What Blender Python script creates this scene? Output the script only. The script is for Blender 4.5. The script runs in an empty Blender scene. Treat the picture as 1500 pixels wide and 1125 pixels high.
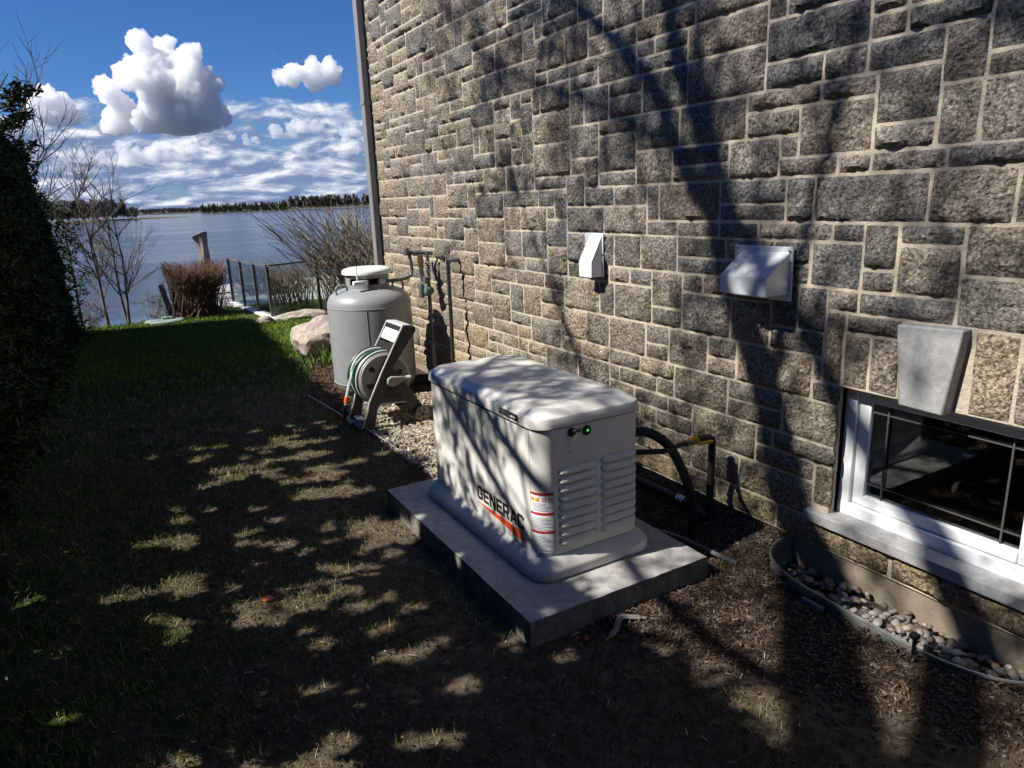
import bpy, bmesh, math, random
import numpy as np
from mathutils import Vector, Matrix, noise
rnd = random.Random(7)
nrs = np.random.RandomState(11)
PI = math.pi
sc = bpy.context.scene
col = sc.collection
# ------------------------------------------------------------------ camera
CAM = Vector((-1.3918, -2.2977, 1.6001))
RIGHT = Vector((0.86481, -0.50067, -0.03784)); UP = Vector((0.15879, 0.20124, 0.96659)); FWD = Vector((0.47632, 0.84192, -0.25354))
cd = bpy.data.cameras.new('camera'); cam = bpy.data.objects.new('camera', cd); col.objects.link(cam)
cam.matrix_world = Matrix(((RIGHT.x, UP.x, -FWD.x, CAM.x), (RIGHT.y, UP.y, -FWD.y, CAM.y), (RIGHT.z, UP.z, -FWD.z, CAM.z), (0, 0, 0, 1)))
cd.sensor_width = 36; cd.lens = 36 * 1040 / 1500; cd.clip_start = .05; cd.clip_end = 40000
sc.camera = cam
# ------------------------------------------------------------------ light
SY = .15
SUN = Vector((1, -SY, -1.04)).normalized()          # direction the light travels
sl = bpy.data.lights.new('sun', 'SUN'); sl.energy = 5.0; sl.angle = math.radians(.53); sl.color = (1, .955, .88)
so = bpy.data.objects.new('sun', sl); col.objects.link(so); so.rotation_euler = SUN.to_track_quat('-Z', 'Y').to_euler()
so.location = (-6, 0, 9)
w = bpy.data.worlds.new('World'); sc.world = w; w.use_nodes = True
nt = w.node_tree; nt.nodes.clear()
def N(t, kind, **kw):
    n = t.nodes.new(kind)
    for k, v in kw.items(): setattr(n, k, v)
    return n
sky = N(nt, 'ShaderNodeTexSky', sky_type='NISHITA', sun_disc=False)
sky.sun_elevation = math.asin(-SUN.z); sky.sun_rotation = math.atan2(-SUN.x, -SUN.y)
sky.altitude = 900; sky.air_density = 1.0; sky.dust_density = .25; sky.ozone_density = 3.0
hs = N(nt, 'ShaderNodeHueSaturation'); hs.inputs['Saturation'].default_value = 1.12
tintn = N(nt, 'ShaderNodeMix', data_type='RGBA', blend_type='MULTIPLY'); tintn.inputs[0].default_value = 1; tintn.inputs[7].default_value = (.52, .78, 1.20, 1)
bg = N(nt, 'ShaderNodeBackground'); bg.inputs[1].default_value = .05
out = N(nt, 'ShaderNodeOutputWorld')
# layered cloud bank: a noise deck projected on a high plane, thicker towards the horizon all round
tc = N(nt, 'ShaderNodeTexCoord'); sep = N(nt, 'ShaderNodeSeparateXYZ')
nt.links.new(tc.outputs['Generated'], sep.inputs[0])
def M(t, op, a, b=None, c=None, clamp=False):
    n = N(t, 'ShaderNodeMath', operation=op); n.use_clamp = clamp
    for i, v in enumerate((a, b, c)):
        if v is None: continue
        if isinstance(v, (int, float)): n.inputs[i].default_value = v
        else: t.links.new(v, n.inputs[i])
    return n.outputs[0]
zc = M(nt, 'MAXIMUM', sep.outputs[2], .0)
den = M(nt, 'ADD', zc, .085)
cx = M(nt, 'MULTIPLY', M(nt, 'ARCTAN2', sep.outputs[0], sep.outputs[1]), 5.0); cy = M(nt, 'MULTIPLY', M(nt, 'POWER', zc, .7), 9.0)
def cnoise(dx, dz, scale, det, rough, dist):
    cmb = N(nt, 'ShaderNodeCombineXYZ'); nt.links.new(M(nt, 'ADD', cx, dx), cmb.inputs[0]); nt.links.new(M(nt, 'ADD', M(nt, 'MULTIPLY', cy, 1.0), dz), cmb.inputs[1])
    n = N(nt, 'ShaderNodeTexNoise'); n.inputs['Scale'].default_value = scale; n.inputs['Detail'].default_value = det; n.inputs['Roughness'].default_value = rough; n.inputs['Distortion'].default_value = dist
    nt.links.new(cmb.outputs[0], n.inputs['Vector']); return n.outputs[0]
n1 = cnoise(0, 0, 2.3, 10, .58, .3); n1b = cnoise(-.05, .09, 2.3, 10, .58, .3); n2 = cnoise(3, 7, .6, 3, .5, 0)
cov = N(nt, 'ShaderNodeMapRange'); cov.inputs[1].default_value = .085; cov.inputs[2].default_value = .15; cov.inputs[3].default_value = .17; cov.inputs[4].default_value = -.20
nt.links.new(zc, cov.inputs[0])
s1 = M(nt, 'ADD', n1, M(nt, 'MULTIPLY', M(nt, 'SUBTRACT', n2, .5), .30))
mask = N(nt, 'ShaderNodeMapRange'); mask.inputs[1].default_value = .47; mask.inputs[2].default_value = .60
nt.links.new(M(nt, 'ADD', s1, cov.outputs[0]), mask.inputs[0]); mask.clamp = True
mixc = N(nt, 'ShaderNodeMix', data_type='RGBA'); nt.links.new(mask.outputs[0], mixc.inputs[0])
lit = M(nt, 'MULTIPLY_ADD', M(nt, 'SUBTRACT', n1, n1b), 3.6, M(nt, 'MULTIPLY_ADD', M(nt, 'SUBTRACT', n1, .5), 1.6, .40), clamp=True)  # paints sunlit and shaded sides into the cloud bank from offset noise
ramp = N(nt, 'ShaderNodeValToRGB'); nt.links.new(lit, ramp.inputs[0])
re_ = ramp.color_ramp.elements
re_[0].position = .15; re_[0].color = (2.4, 3.4, 5.8, 1); re_[1].position = .95; re_[1].color = (11.0, 11.4, 12.2, 1)
e_ = re_.new(.55); e_.color = (5.6, 6.4, 8.4, 1)
nt.links.new(sky.outputs[0], hs.inputs['Color']); nt.links.new(hs.outputs[0], tintn.inputs[6])
nt.links.new(tintn.outputs[2], mixc.inputs[6]); nt.links.new(ramp.outputs[0], mixc.inputs[7])
nt.links.new(mixc.outputs[2], bg.inputs[0]); nt.links.new(bg.outputs[0], out.inputs[0])
vs = sc.view_settings
vs.view_transform = 'Standard'; vs.look = 'None'; vs.exposure = 0.75; vs.gamma = 1; vs.use_curve_mapping = False
sc.render.engine = 'CYCLES'
cy_ = sc.cycles
cy_.use_denoising = True
cy_.max_bounces = 16; cy_.volume_bounces = 14; cy_.diffuse_bounces = 3; cy_.glossy_bounces = 3; cy_.transmission_bounces = 4; cy_.transparent_max_bounces = 12

# ------------------------------------------------------------------ helpers
def ray(px, py):
    return RIGHT * ((px - 750) / 1040) - UP * ((py - 562.5) / 1040) + FWD
def far(px, py, dist):
    d = ray(px, py); h = math.hypot(d.x, d.y); return CAM + d * (dist / h)
class MB:
    def __init__(s): s.v = []; s.f = []; s.c = None
    def add(s, vs, fs):
        o = len(s.v); s.v += [tuple(p) for p in vs]; s.f += [tuple(i + o for i in f) for f in fs]; return s
    def box(s, x0, x1, y0, y1, z0, z1, mat=None):
        p = [(x0, y0, z0), (x1, y0, z0), (x1, y1, z0), (x0, y1, z0), (x0, y0, z1), (x1, y0, z1), (x1, y1, z1), (x0, y1, z1)]
        if mat: p = [mat @ Vector(q) for q in p]
        return s.add(p, [(0, 3, 2, 1), (4, 5, 6, 7), (0, 1, 5, 4), (1, 2, 6, 5), (2, 3, 7, 6), (3, 0, 4, 7)])
    def prism(s, poly, axis, a, b):
        # polygon (2D) extruded along an axis from a to b
        def mk(u, v, w): return {'x': (w, u, v), 'y': (u, w, v), 'z': (u, v, w)}[axis]
        n = len(poly); vs = [mk(u, v, a) for u, v in poly] + [mk(u, v, b) for u, v in poly]
        return s.add(vs, [tuple(range(n))[::-1], tuple(range(n, 2 * n))] + [(i, (i + 1) % n, n + (i + 1) % n, n + i) for i in range(n)])
    def tube(s, pts, r, n=8, cap=True):
        pts = [Vector(p) for p in pts]; k = len(pts)
        rs = r if isinstance(r, (list, tuple)) else [r] * k
        ref = None; vs = []
        for i, p in enumerate(pts):
            t = (pts[min(i + 1, k - 1)] - pts[max(i - 1, 0)]).normalized()
            if ref is None:
                ref = t.orthogonal().normalized()
            ref = (ref - t * ref.dot(t))
            ref = ref.normalized() if ref.length > 1e-6 else t.orthogonal().normalized()
            b = t.cross(ref)
            for j in range(n):
                a = 2 * PI * j / n
                vs.append(p + (ref * math.cos(a) + b * math.sin(a)) * rs[i])
        fs = [(i * n + j, i * n + (j + 1) % n, (i + 1) * n + (j + 1) % n, (i + 1) * n + j) for i in range(k - 1) for j in range(n)]
        if cap: fs += [tuple(range(n))[::-1], tuple(range((k - 1) * n, k * n))]
        return s.add(vs, fs)
    def lathe(s, prof, c=(0, 0, 0), n=40, axis='z'):
        vs = []
        for r, h in prof:
            for j in range(n):
                a = 2 * PI * j / n; u, v = r * math.cos(a), r * math.sin(a)
                q = {'z': (u, v, h), 'y': (u, h, v), 'x': (h, u, v)}[axis]
                vs.append((c[0] + q[0], c[1] + q[1], c[2] + q[2]))
        k = len(prof)
        fs = [(i * n + j, i * n + (j + 1) % n, (i + 1) * n + (j + 1) % n, (i + 1) * n + j) for i in range(k - 1) for j in range(n)]
        fs += [tuple(range(n))[::-1], tuple(range((k - 1) * n, k * n))]
        return s.add(vs, fs)
    def loft(s, rings, cap=True):
        n = len(rings[0]); o = []
        for r in rings: o += r
        fs = [(i * n + j, i * n + (j + 1) % n, (i + 1) * n + (j + 1) % n, (i + 1) * n + j) for i in range(len(rings) - 1) for j in range(n)]
        if cap: fs += [tuple(range(n))[::-1], tuple(range((len(rings) - 1) * n, len(rings) * n))]
        return s.add(o, fs)
    def build(s, name, mat, parent=None, smooth=False, angle=40, bevel=0, bseg=2, tint=None):
        me = bpy.data.meshes.new(name); me.from_pydata(s.v, [], s.f); me.update()
        bm = bmesh.new(); bm.from_mesh(me); bmesh.ops.recalc_face_normals(bm, faces=bm.faces); bm.to_mesh(me); bm.free()
        return link(name, me, mat, parent, smooth, angle, bevel, bseg, tint)
def link(name, me, mat, parent=None, smooth=False, angle=40, bevel=0, bseg=2, tint=None):
    if mat is not None: me.materials.append(MAT[mat] if isinstance(mat, str) else mat)
    o = bpy.data.objects.new(name, me); col.objects.link(o)
    if parent: o.parent = parent
    if bevel:
        b = o.modifiers.new('bevel', 'BEVEL'); b.width = bevel; b.segments = bseg; b.limit_method = 'ANGLE'; b.angle_limit = math.radians(35)
        smooth = True; angle = 40
    if smooth:
        me.polygons.foreach_set('use_smooth', [True] * len(me.polygons))
        if angle < 180: me.set_sharp_from_angle(angle=math.radians(angle))
    if tint is not None:
        a = me.color_attributes.new('tint', 'FLOAT_COLOR', 'POINT'); n = len(me.vertices)
        arr = np.tile(np.array(tint, np.float32), n) if len(np.shape(tint)) == 1 else np.array(tint, np.float32).ravel()
        a.data.foreach_set('color', arr)
    return o
def tag(o, label=None, cat=None, group=None, kind=None):
    if label: o['label'] = label
    if cat: o['category'] = cat
    if group: o['group'] = group
    if kind: o['kind'] = kind
    return o
def thing(name, label, cat, loc=(0, 0, 0), group=None):
    o = bpy.data.objects.new(name, None); col.objects.link(o); o.location = loc; o.empty_display_size = .1
    tag(o, label, cat, group); return o
def sub(parent, loc):
    return Vector(loc) - parent.location
# ------------------------------------------------------------------ materials
MAT = {}
def mat(name, base, rough=.6, metal=0, spec=.5, var=0, vscale=20, bump=0, bscale=60, coat=0, dark=None, attr=False, dirt=0, dscale=5, dcol=(.05, .04, .03), detail=6, obj=True):
    m = bpy.data.materials.new(name); m.use_nodes = True; t = m.node_tree; b = t.nodes['Principled BSDF']
    b.inputs['Roughness'].default_value = rough; b.inputs['Metallic'].default_value = metal; b.inputs['Specular IOR Level'].default_value = spec
    b.inputs['Coat Weight'].default_value = coat
    g = N(t, 'ShaderNodeNewGeometry')
    cur = None
    rgb = N(t, 'ShaderNodeRGB'); rgb.outputs[0].default_value = (*base, 1); cur = rgb.outputs[0]
    if attr:
        a = N(t, 'ShaderNodeAttribute', attribute_name='tint'); cur = a.outputs['Color']
    if var or dark:
        n = N(t, 'ShaderNodeTexNoise'); n.inputs['Scale'].default_value = vscale; n.inputs['Detail'].default_value = detail; n.inputs['Roughness'].default_value = .65
        t.links.new(g.outputs['Position'], n.inputs['Vector'])
        mr = N(t, 'ShaderNodeMapRange'); mr.inputs[1].default_value = .32; mr.inputs[2].default_value = .68; mr.inputs[3].default_value = 1 - var; mr.inputs[4].default_value = 1 + var
        t.links.new(n.outputs[0], mr.inputs[0])
        mx = N(t, 'ShaderNodeMix', data_type='RGBA', blend_type='MULTIPLY'); mx.inputs[0].default_value = 1
        t.links.new(cur, mx.inputs[6]); t.links.new(mr.outputs[0], mx.inputs[7]); cur = mx.outputs[2]
    if dirt:
        n = N(t, 'ShaderNodeTexNoise'); n.inputs['Scale'].default_value = dscale; n.inputs['Detail'].default_value = 8; n.inputs['Roughness'].default_value = .7
        t.links.new(g.outputs['Position'], n.inputs['Vector'])
        mr = N(t, 'ShaderNodeMapRange'); mr.inputs[1].default_value = .48; mr.inputs[2].default_value = .75; mr.inputs[3].default_value = 0; mr.inputs[4].default_value = dirt
        t.links.new(n.outputs[0], mr.inputs[0])
        mx = N(t, 'ShaderNodeMix', data_type='RGBA'); t.links.new(mr.outputs[0], mx.inputs[0]); t.links.new(cur, mx.inputs[6]); mx.inputs[7].default_value = (*dcol, 1); cur = mx.outputs[2]
    t.links.new(cur, b.inputs['Base Color'])
    if bump:
        n = N(t, 'ShaderNodeTexNoise'); n.inputs['Scale'].default_value = bscale; n.inputs['Detail'].default_value = 5; n.inputs['Roughness'].default_value = .6
        t.links.new(g.outputs['Position'], n.inputs['Vector'])
        bp = N(t, 'ShaderNodeBump'); bp.inputs['Strength'].default_value = 1; bp.inputs['Distance'].default_value = bump
        t.links.new(n.outputs[0], bp.inputs['Height']); t.links.new(bp.outputs[0], b.inputs['Normal'])
    MAT[name] = m; return m
mat('mortar', (.47, .41, .325), .95, var=.18, vscale=25, bump=.006, bscale=120, dirt=.35, dscale=3, dcol=(.24, .19, .13), spec=.2)
mat('granite', (.2, .19, .18), .85, attr=True, var=.95, vscale=70, bump=.034, bscale=44, spec=.25, detail=10, dirt=.7, dscale=60, dcol=(.035, .032, .03))
mat('limestone', (.30, .30, .30), .8, var=.16, vscale=45, bump=.002, bscale=150, dirt=.35, dscale=12, dcol=(.15, .145, .14))
mat('parging', (.23, .19, .145), .95, var=.10, vscale=40, bump=.003, bscale=90, dirt=.3, dscale=4, dcol=(.15, .12, .09), spec=.2)
mat('vinyl', (.74, .75, .77), .4, var=.03, vscale=8, dirt=.12, dscale=20, dcol=(.4, .4, .38))
mat('dark_line', (.015, .015, .015), .6)
mat('gen_shell', (.66, .645, .60), .42, var=.025, vscale=6, bump=.0002, bscale=900, dirt=.06, dscale=14, dcol=(.42, .38, .3))
mat('gen_lid', (.64, .625, .585), .40, var=.03, vscale=7, bump=.0002, bscale=900, dirt=.14, dscale=9, dcol=(.40, .36, .29))
mat('gen_base', (.56, .55, .525), .55, var=.05, vscale=12, bump=.0003, bscale=600, dirt=.22, dscale=10, dcol=(.25, .23, .2))
mat('black_plastic', (.012, .012, .013), .5, spec=.4)
mat('black_rubber', (.012, .012, .012), .65, var=.2, vscale=60)
mat('muntin_grey', (.06, .06, .06), .5)
mat('letter_black', (.012, .012, .012), .5)
mat('logo_red', (.78, .085, .012), .45)
mat('label_white', (.72, .72, .74), .45, var=.03, vscale=50)
mat('label_red', (.40, .022, .012), .5)
mat('label_grey', (.22, .22, .24), .6)
mat('label_orange', (.60, .28, .02), .5)
mat('badge_grey', (.18, .18, .20), .35, metal=.5)
mat('steel', (.55, .56, .58), .3, metal=1, var=.05, vscale=30)
mat('galvanised', (.74, .76, .80), .34, metal=.35, var=.08, vscale=35, dirt=.1, dscale=12, dcol=(.35, .36, .38))
mat('white_metal', (.74, .75, .77), .42, var=.03, vscale=15, dirt=.1, dscale=20, dcol=(.45, .45, .44))
mat('well_steel', (.30, .31, .30), .5, metal=.6, var=.25, vscale=12, dirt=.6, dscale=9, dcol=(.09, .075, .055))
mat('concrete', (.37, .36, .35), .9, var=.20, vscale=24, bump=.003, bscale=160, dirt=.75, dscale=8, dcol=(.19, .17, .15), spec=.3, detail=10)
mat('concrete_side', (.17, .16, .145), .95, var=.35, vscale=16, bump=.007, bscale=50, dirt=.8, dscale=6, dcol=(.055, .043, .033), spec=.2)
mat('tank_paint', (.25, .262, .272), .42, var=.05, vscale=10, bump=.0006, bscale=160, dirt=.22, dscale=6, dcol=(.22, .22, .21), coat=.1)
mat('tank_white', (.78, .78, .76), .4, dirt=.1, dscale=15, dcol=(.5, .48, .44))
mat('red_paint', (.12, .012, .01), .6)
mat('reel_grey', (.036, .037, .038), .5, var=.08, vscale=20)
mat('reel_tan', (.27, .245, .215), .5, var=.05, vscale=20)
mat('reel_light', (.55, .55, .55), .45)
mat('hose_green', (.012, .075, .05), .45)
mat('hose_pale', (.42, .46, .42), .45)
mat('orange', (.62, .10, .02), .5)
mat('clear_plastic', (.35, .37, .40), .2)
mat('pipe_grey', (.11, .112, .115), .5, var=.1, vscale=30, metal=.2)
mat('regulator_green', (.08, .13, .115), .5)
mat('brass', (.42, .26, .06), .4, metal=.8)
mat('valve_yellow', (.55, .30, .04), .5)
mat('downspout', (.20, .205, .215), .5, var=.05, vscale=10)
mat('boulder', (.36, .31, .26), .9, var=.35, vscale=14, bump=.02, bscale=18, dirt=.5, dscale=5, dcol=(.17, .15, .14), spec=.2)
mat('pebble', (.3, .28, .25), .6, attr=True, var=.2, vscale=60, spec=.4)
mat('chip', (.1, .06, .04), .9, attr=True, spec=.2)
mat('blade', (.06, .1, .02), .7, attr=True, spec=.25)
mat('twig', (.1, .08, .06), .85, attr=True, spec=.2)
mat('bark', (.10, .085, .07), .95, var=.35, vscale=30, bump=.01, bscale=60, spec=.1)
mat('leaf', (.05, .07, .02), .7, attr=True, spec=.2)
mat('iris', (.13, .22, .03), .5, attr=True, spec=.4)
mat('weathered', (.13, .135, .14), .9, var=.3, vscale=30, bump=.003, bscale=60)
mat('green_lid', (.22, .30, .27), .6, var=.1, vscale=15)
mat('cover_cloth', (.22, .195, .175), .85, var=.08, vscale=12, bump=.004, bscale=20)
mat('paving', (.34, .33, .31), .9, var=.12, vscale=8)
mat('kerb_white', (.62, .60, .57), .85, var=.08, vscale=10)
mat('fence_metal', (.10, .10, .09), .6)
mat('roof', (.06, .06, .065), .9, var=.2, vscale=5)
mat('interior', (.20, .19, .175), .9, var=.05, vscale=3)
mat('far_land', (.06, .055, .04), 1, var=.3, vscale=.05, spec=0)
mat('reed', (.13, .10, .055), 1, var=.3, vscale=.1, spec=0)
mat('tree_far', (.05, .05, .04), 1, attr=True, spec=0)
def glassmat(name, tintc, rough=0, mult=1.0):
    m = bpy.data.materials.new(name); m.use_nodes = True; t = m.node_tree; t.nodes.clear()
    o = N(t, 'ShaderNodeOutputMaterial'); mx = N(t, 'ShaderNodeMixShader'); fr = N(t, 'ShaderNodeFresnel'); fr.inputs[0].default_value = 1.5
    tr = N(t, 'ShaderNodeBsdfTransparent'); tr.inputs[0].default_value = (*tintc, 1); gl = N(t, 'ShaderNodeBsdfGlossy'); gl.inputs['Roughness'].default_value = rough
    t.links.new(M(t, 'MULTIPLY', fr.outputs[0], mult, clamp=True), mx.inputs[0]); t.links.new(tr.outputs[0], mx.inputs[1]); t.links.new(gl.outputs[0], mx.inputs[2]); t.links.new(mx.outputs[0], o.inputs[0])
    MAT[name] = m
glassmat('window_glass', (.75, .8, .78), 0, 1.8)
glassmat('fence_glass', (.90, .95, .93), 0, .55)
em = bpy.data.materials.new('led'); em.use_nodes = True
em.node_tree.nodes['Principled BSDF'].inputs['Base Color'].default_value = (.02, .3, .05, 1)
em.node_tree.nodes['Principled BSDF'].inputs['Emission Color'].default_value = (.05, .9, .2, 1); em.node_tree.nodes['Principled BSDF'].inputs['Emission Strength'].default_value = .6
MAT['led'] = em
# cloud: white scatterer, slightly see-through
m = bpy.data.materials.new('cloud'); m.use_nodes = True; t = m.node_tree; t.nodes.clear()
o_ = N(t, 'ShaderNodeOutputMaterial'); pv = N(t, 'ShaderNodeVolumePrincipled'); pv.inputs['Color'].default_value = (.985, .985, .99, 1); pv.inputs['Density'].default_value = .038; pv.inputs['Anisotropy'].default_value = .25
t.links.new(pv.outputs[0], o_.inputs['Volume'])
MAT['cloud'] = m
m = m.copy(); m.name = 'cloud_soft'; m.node_tree.nodes['Principled Volume'].inputs['Density'].default_value = .010; MAT['cloud_soft'] = m
# water
m = bpy.data.materials.new('water'); m.use_nodes = True; t = m.node_tree; b = t.nodes['Principled BSDF']
b.inputs['Base Color'].default_value = (.035, .055, .085, 1); b.inputs['Roughness'].default_value = .12; b.inputs['IOR'].default_value = 1.33
g = N(t, 'ShaderNodeNewGeometry')
mp = N(t, 'ShaderNodeMapping'); mp.inputs['Scale'].default_value = (.55, 1.3, 1); mp.inputs['Rotation'].default_value = (0, 0, .2); t.links.new(g.outputs['Position'], mp.inputs[0])
na = N(t, 'ShaderNodeTexNoise'); na.inputs['Scale'].default_value = 1.1; na.inputs['Detail'].default_value = 6; na.inputs['Roughness'].default_value = .65; t.links.new(mp.outputs[0], na.inputs['Vector'])
mp2 = N(t, 'ShaderNodeMapping'); mp2.inputs['Scale'].default_value = (.010, .085, 1); mp2.inputs['Rotation'].default_value = (0, 0, .12); t.links.new(g.outputs['Position'], mp2.inputs[0])
nb = N(t, 'ShaderNodeTexNoise'); nb.inputs['Scale'].default_value = 1.0; nb.inputs['Detail'].default_value = 5; t.links.new(mp2.outputs[0], nb.inputs['Vector'])
amp = N(t, 'ShaderNodeMapRange'); amp.inputs[1].default_value = .38; amp.inputs[2].default_value = .62; amp.inputs[3].default_value = .02; amp.inputs[4].default_value = .30; t.links.new(nb.outputs[0], amp.inputs[0])
bp = N(t, 'ShaderNodeBump'); bp.inputs['Strength'].default_value = 1; t.links.new(amp.outputs[0], bp.inputs['Distance']); t.links.new(na.outputs[0], bp.inputs['Height']); t.links.new(bp.outputs[0], b.inputs['Normal'])
MAT['water'] = m
# ground: zones painted by attribute (soil / grass / mulch / gravel)
m = bpy.data.materials.new('ground'); m.use_nodes = True; t = m.node_tree; b = t.nodes['Principled BSDF']; b.inputs['Roughness'].default_value = .95; b.inputs['Specular IOR Level'].default_value = .15
g = N(t, 'ShaderNodeNewGeometry'); at = N(t, 'ShaderNodeAttribute', attribute_name='zone'); sp = N(t, 'ShaderNodeSeparateColor'); t.links.new(at.outputs['Color'], sp.inputs[0])
def noi(t, vec, s, d=6, r=.65):
    n = N(t, 'ShaderNodeTexNoise'); n.inputs['Scale'].default_value = s; n.inputs['Detail'].default_value = d; n.inputs['Roughness'].default_value = r; t.links.new(vec, n.inputs['Vector']); return n.outputs[0]
def rampn(t, fac, stops):
    r = N(t, 'ShaderNodeValToRGB'); t.links.new(fac, r.inputs[0]); e = r.color_ramp.elements
    while len(e) < len(stops): e.new(.5)
    for k, (p, c) in enumerate(stops): e[k].position = p; e[k].color = (*c, 1)
    return r.outputs[0]
P_ = g.outputs['Position']
soil = rampn(t, noi(t, P_, 22, 9, .75), [(.3, (.045, .033, .023)), (.5, (.13, .098, .068)), (.72, (.27, .21, .145))])
grass = rampn(t, noi(t, P_, 30, 8, .7), [(.3, (.022, .032, .008)), (.55, (.055, .085, .016)), (.75, (.10, .135, .032))])
mulch = rampn(t, noi(t, P_, 60, 9, .8), [(.32, (.018, .012, .009)), (.52, (.075, .05, .036)), (.7, (.20, .14, .10))])
def mixn(t, f, a, b_):
    mx = N(t, 'ShaderNodeMix', data_type='RGBA'); t.links.new(f, mx.inputs[0]); t.links.new(a, mx.inputs[6]); t.links.new(b_, mx.inputs[7]); return mx.outputs[2]
gm = N(t, 'ShaderNodeMapRange'); gm.inputs[1].default_value = .42; gm.inputs[2].default_value = .58
t.links.new(M(t, 'ADD', M(t, 'SUBTRACT', sp.outputs[1], .5), noi(t, P_, 4.5, 7, .7)), gm.inputs[0])
mm = N(t, 'ShaderNodeMapRange'); mm.inputs[1].default_value = .42; mm.inputs[2].default_value = .58
t.links.new(M(t, 'ADD', M(t, 'SUBTRACT', sp.outputs[0], .5), noi(t, P_, 9, 6, .7)), mm.inputs[0])
t.links.new(mixn(t, mm.outputs[0], mixn(t, gm.outputs[0], soil, grass), mulch), b.inputs['Base Color'])
bp = N(t, 'ShaderNodeBump'); bp.inputs['Strength'].default_value = 1; bp.inputs['Distance'].default_value = .03; t.links.new(noi(t, P_, 45, 8, .75), bp.inputs['Height']); t.links.new(bp.outputs[0], b.inputs['Normal'])
MAT['ground'] = m

# ------------------------------------------------------------------ ground and water
WX = 1.34; G0 = -.11
PADX0, PADX1, PADY0, PADY1 = -.16, .778, -.191, 1.396
WELL = [(1.345, -.20), (1.20, -.215), (1.09, -.285), (1.03, -.40), (1.0, -.55), (.995, -.8), (1.0, -1.05), (1.03, -1.2), (1.09, -1.31), (1.2, -1.375), (1.345, -1.39)]
def in_well(x, y, m=0):
    if x > 1.335: return x < 1.7 and -1.385 < y < -.205
    c, n_ = False, len(WELL)
    for i in range(n_):
        (xa, ya), (xb, yb) = WELL[i], WELL[i - 1]
        if (ya > y) != (yb > y) and x < (xb - xa) * (y - ya) / (yb - ya) + xa: c = not c
    return c
def sst(a, b_, x): 
    u = min(1, max(0, (x - a) / (b_ - a))); return u * u * (3 - 2 * u)
def bank(x): return 10.3 + .55 * min(2.5, max(0, x + 1.8)) * .7 + .15 * math.sin(x * 1.7)
def gz(x, y):
    z = G0
    nx = noise.noise((x * 1.3, y * 1.3, 3)) * .018 + noise.noise((x * 5, y * 5, 1)) * .008
    z += nx * (1 if y < 9 else .6)
    if x > .85 and y < 1.6: z += .05 * sst(.85, 1.3, x)
    if -.3 < x < .9 and -.3 < y < 1.55: z = min(z, G0 + .004) 
    z += .04 * sst(-1.2, -2.0, x)
    yb = bank(x)
    if y > yb: z -= min(5.0, .62 * (y - yb) ** 1.15)
    return z
xs = sorted(set([round(v, 4) for v in list(np.arange(-2.6, 1.36, .045)) + [1.38, 1.6, 2, 2.5, 3, 3.6, 4.3, 5, 6.5, 9, 14, 22, 40, 80] + [-2.9, -3.3, -4, -5, -6.5, -9, -14, -22, -40, -80]]))
ys = sorted(set([round(v, 4) for v in list(np.arange(-2.2, 4.0, .045)) + list(np.arange(4.0, 9.0, .12)) + list(np.arange(9.0, 13.5, .22)) + list(np.arange(13.5, 22, .8)) + [26, 34, -2.6, -3.2, -4, -6, -9, -14, -25, -60]]))
V = []; Z = []
for y in ys:
    for x in xs:
        wl = in_well(x, y)
        z = gz(x, y)
        if wl: z = -.20 + .08 * sst(-.25, -.9, y) * sst(1.36, 1.02, x)
        V.append((x, y, z))
        mul = 0.0
        e = .20 + .10 * noise.noise((y * 1.1, 5, 0)) if y < 2.2 else .12
        if y < 1.9 and x > -.1:
            edge = .02 - .45 * min(0, y + .2) * 0 + (0.10 if y > -.2 else .10 - .55 * (y + .2))
            mul = sst(edge - .16, edge + .16, x)
        elif y >= 1.9:
            ex = .2 if y < 2.7 else .2 - .09 * (y - 2.7) / 1.45 if y < 4.2 else .09 + .42 * (y - 4.2) / 1.4
            mul = sst(ex - .06, ex + .05, x) if y < 6.6 else 0
        gr = .52 - .20 * sst(-1.6, -.3, x) * (1 - sst(2.0, 5.5, y)) - .16 * (1 - sst(-.5, 2.5, y)) * sst(-2, -.5, x) + .5 * sst(4.5, 7.0, y)
        if abs(x) > 6 or y < -3: gr = .8
        if wl: mul = 1
        Z.append((mul, min(1, gr), 0, 1))
nx_, ny_ = len(xs), len(ys)
F = [(j * nx_ + i, j * nx_ + i + 1, (j + 1) * nx_ + i + 1, (j + 1) * nx_ + i) for j in range(ny_ - 1) for i in range(nx_ - 1)]
me = bpy.data.meshes.new('ground'); me.from_pydata(V, [], F); me.update()
go = link('ground', me, 'ground', smooth=True, angle=180); go['kind'] = 'structure'
ca = me.color_attributes.new('zone', 'FLOAT_COLOR', 'POINT'); ca.data.foreach_set('color', np.array(Z, np.float32).ravel())
ZW = -3.0
wv = [(-9000, 9, ZW), (9000, 9, ZW), (9000, 16000, ZW), (-9000, 16000, ZW)]
tag(MB().add(wv, [(0, 1, 2, 3)]).build('water', 'water'), kind='structure')

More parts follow.
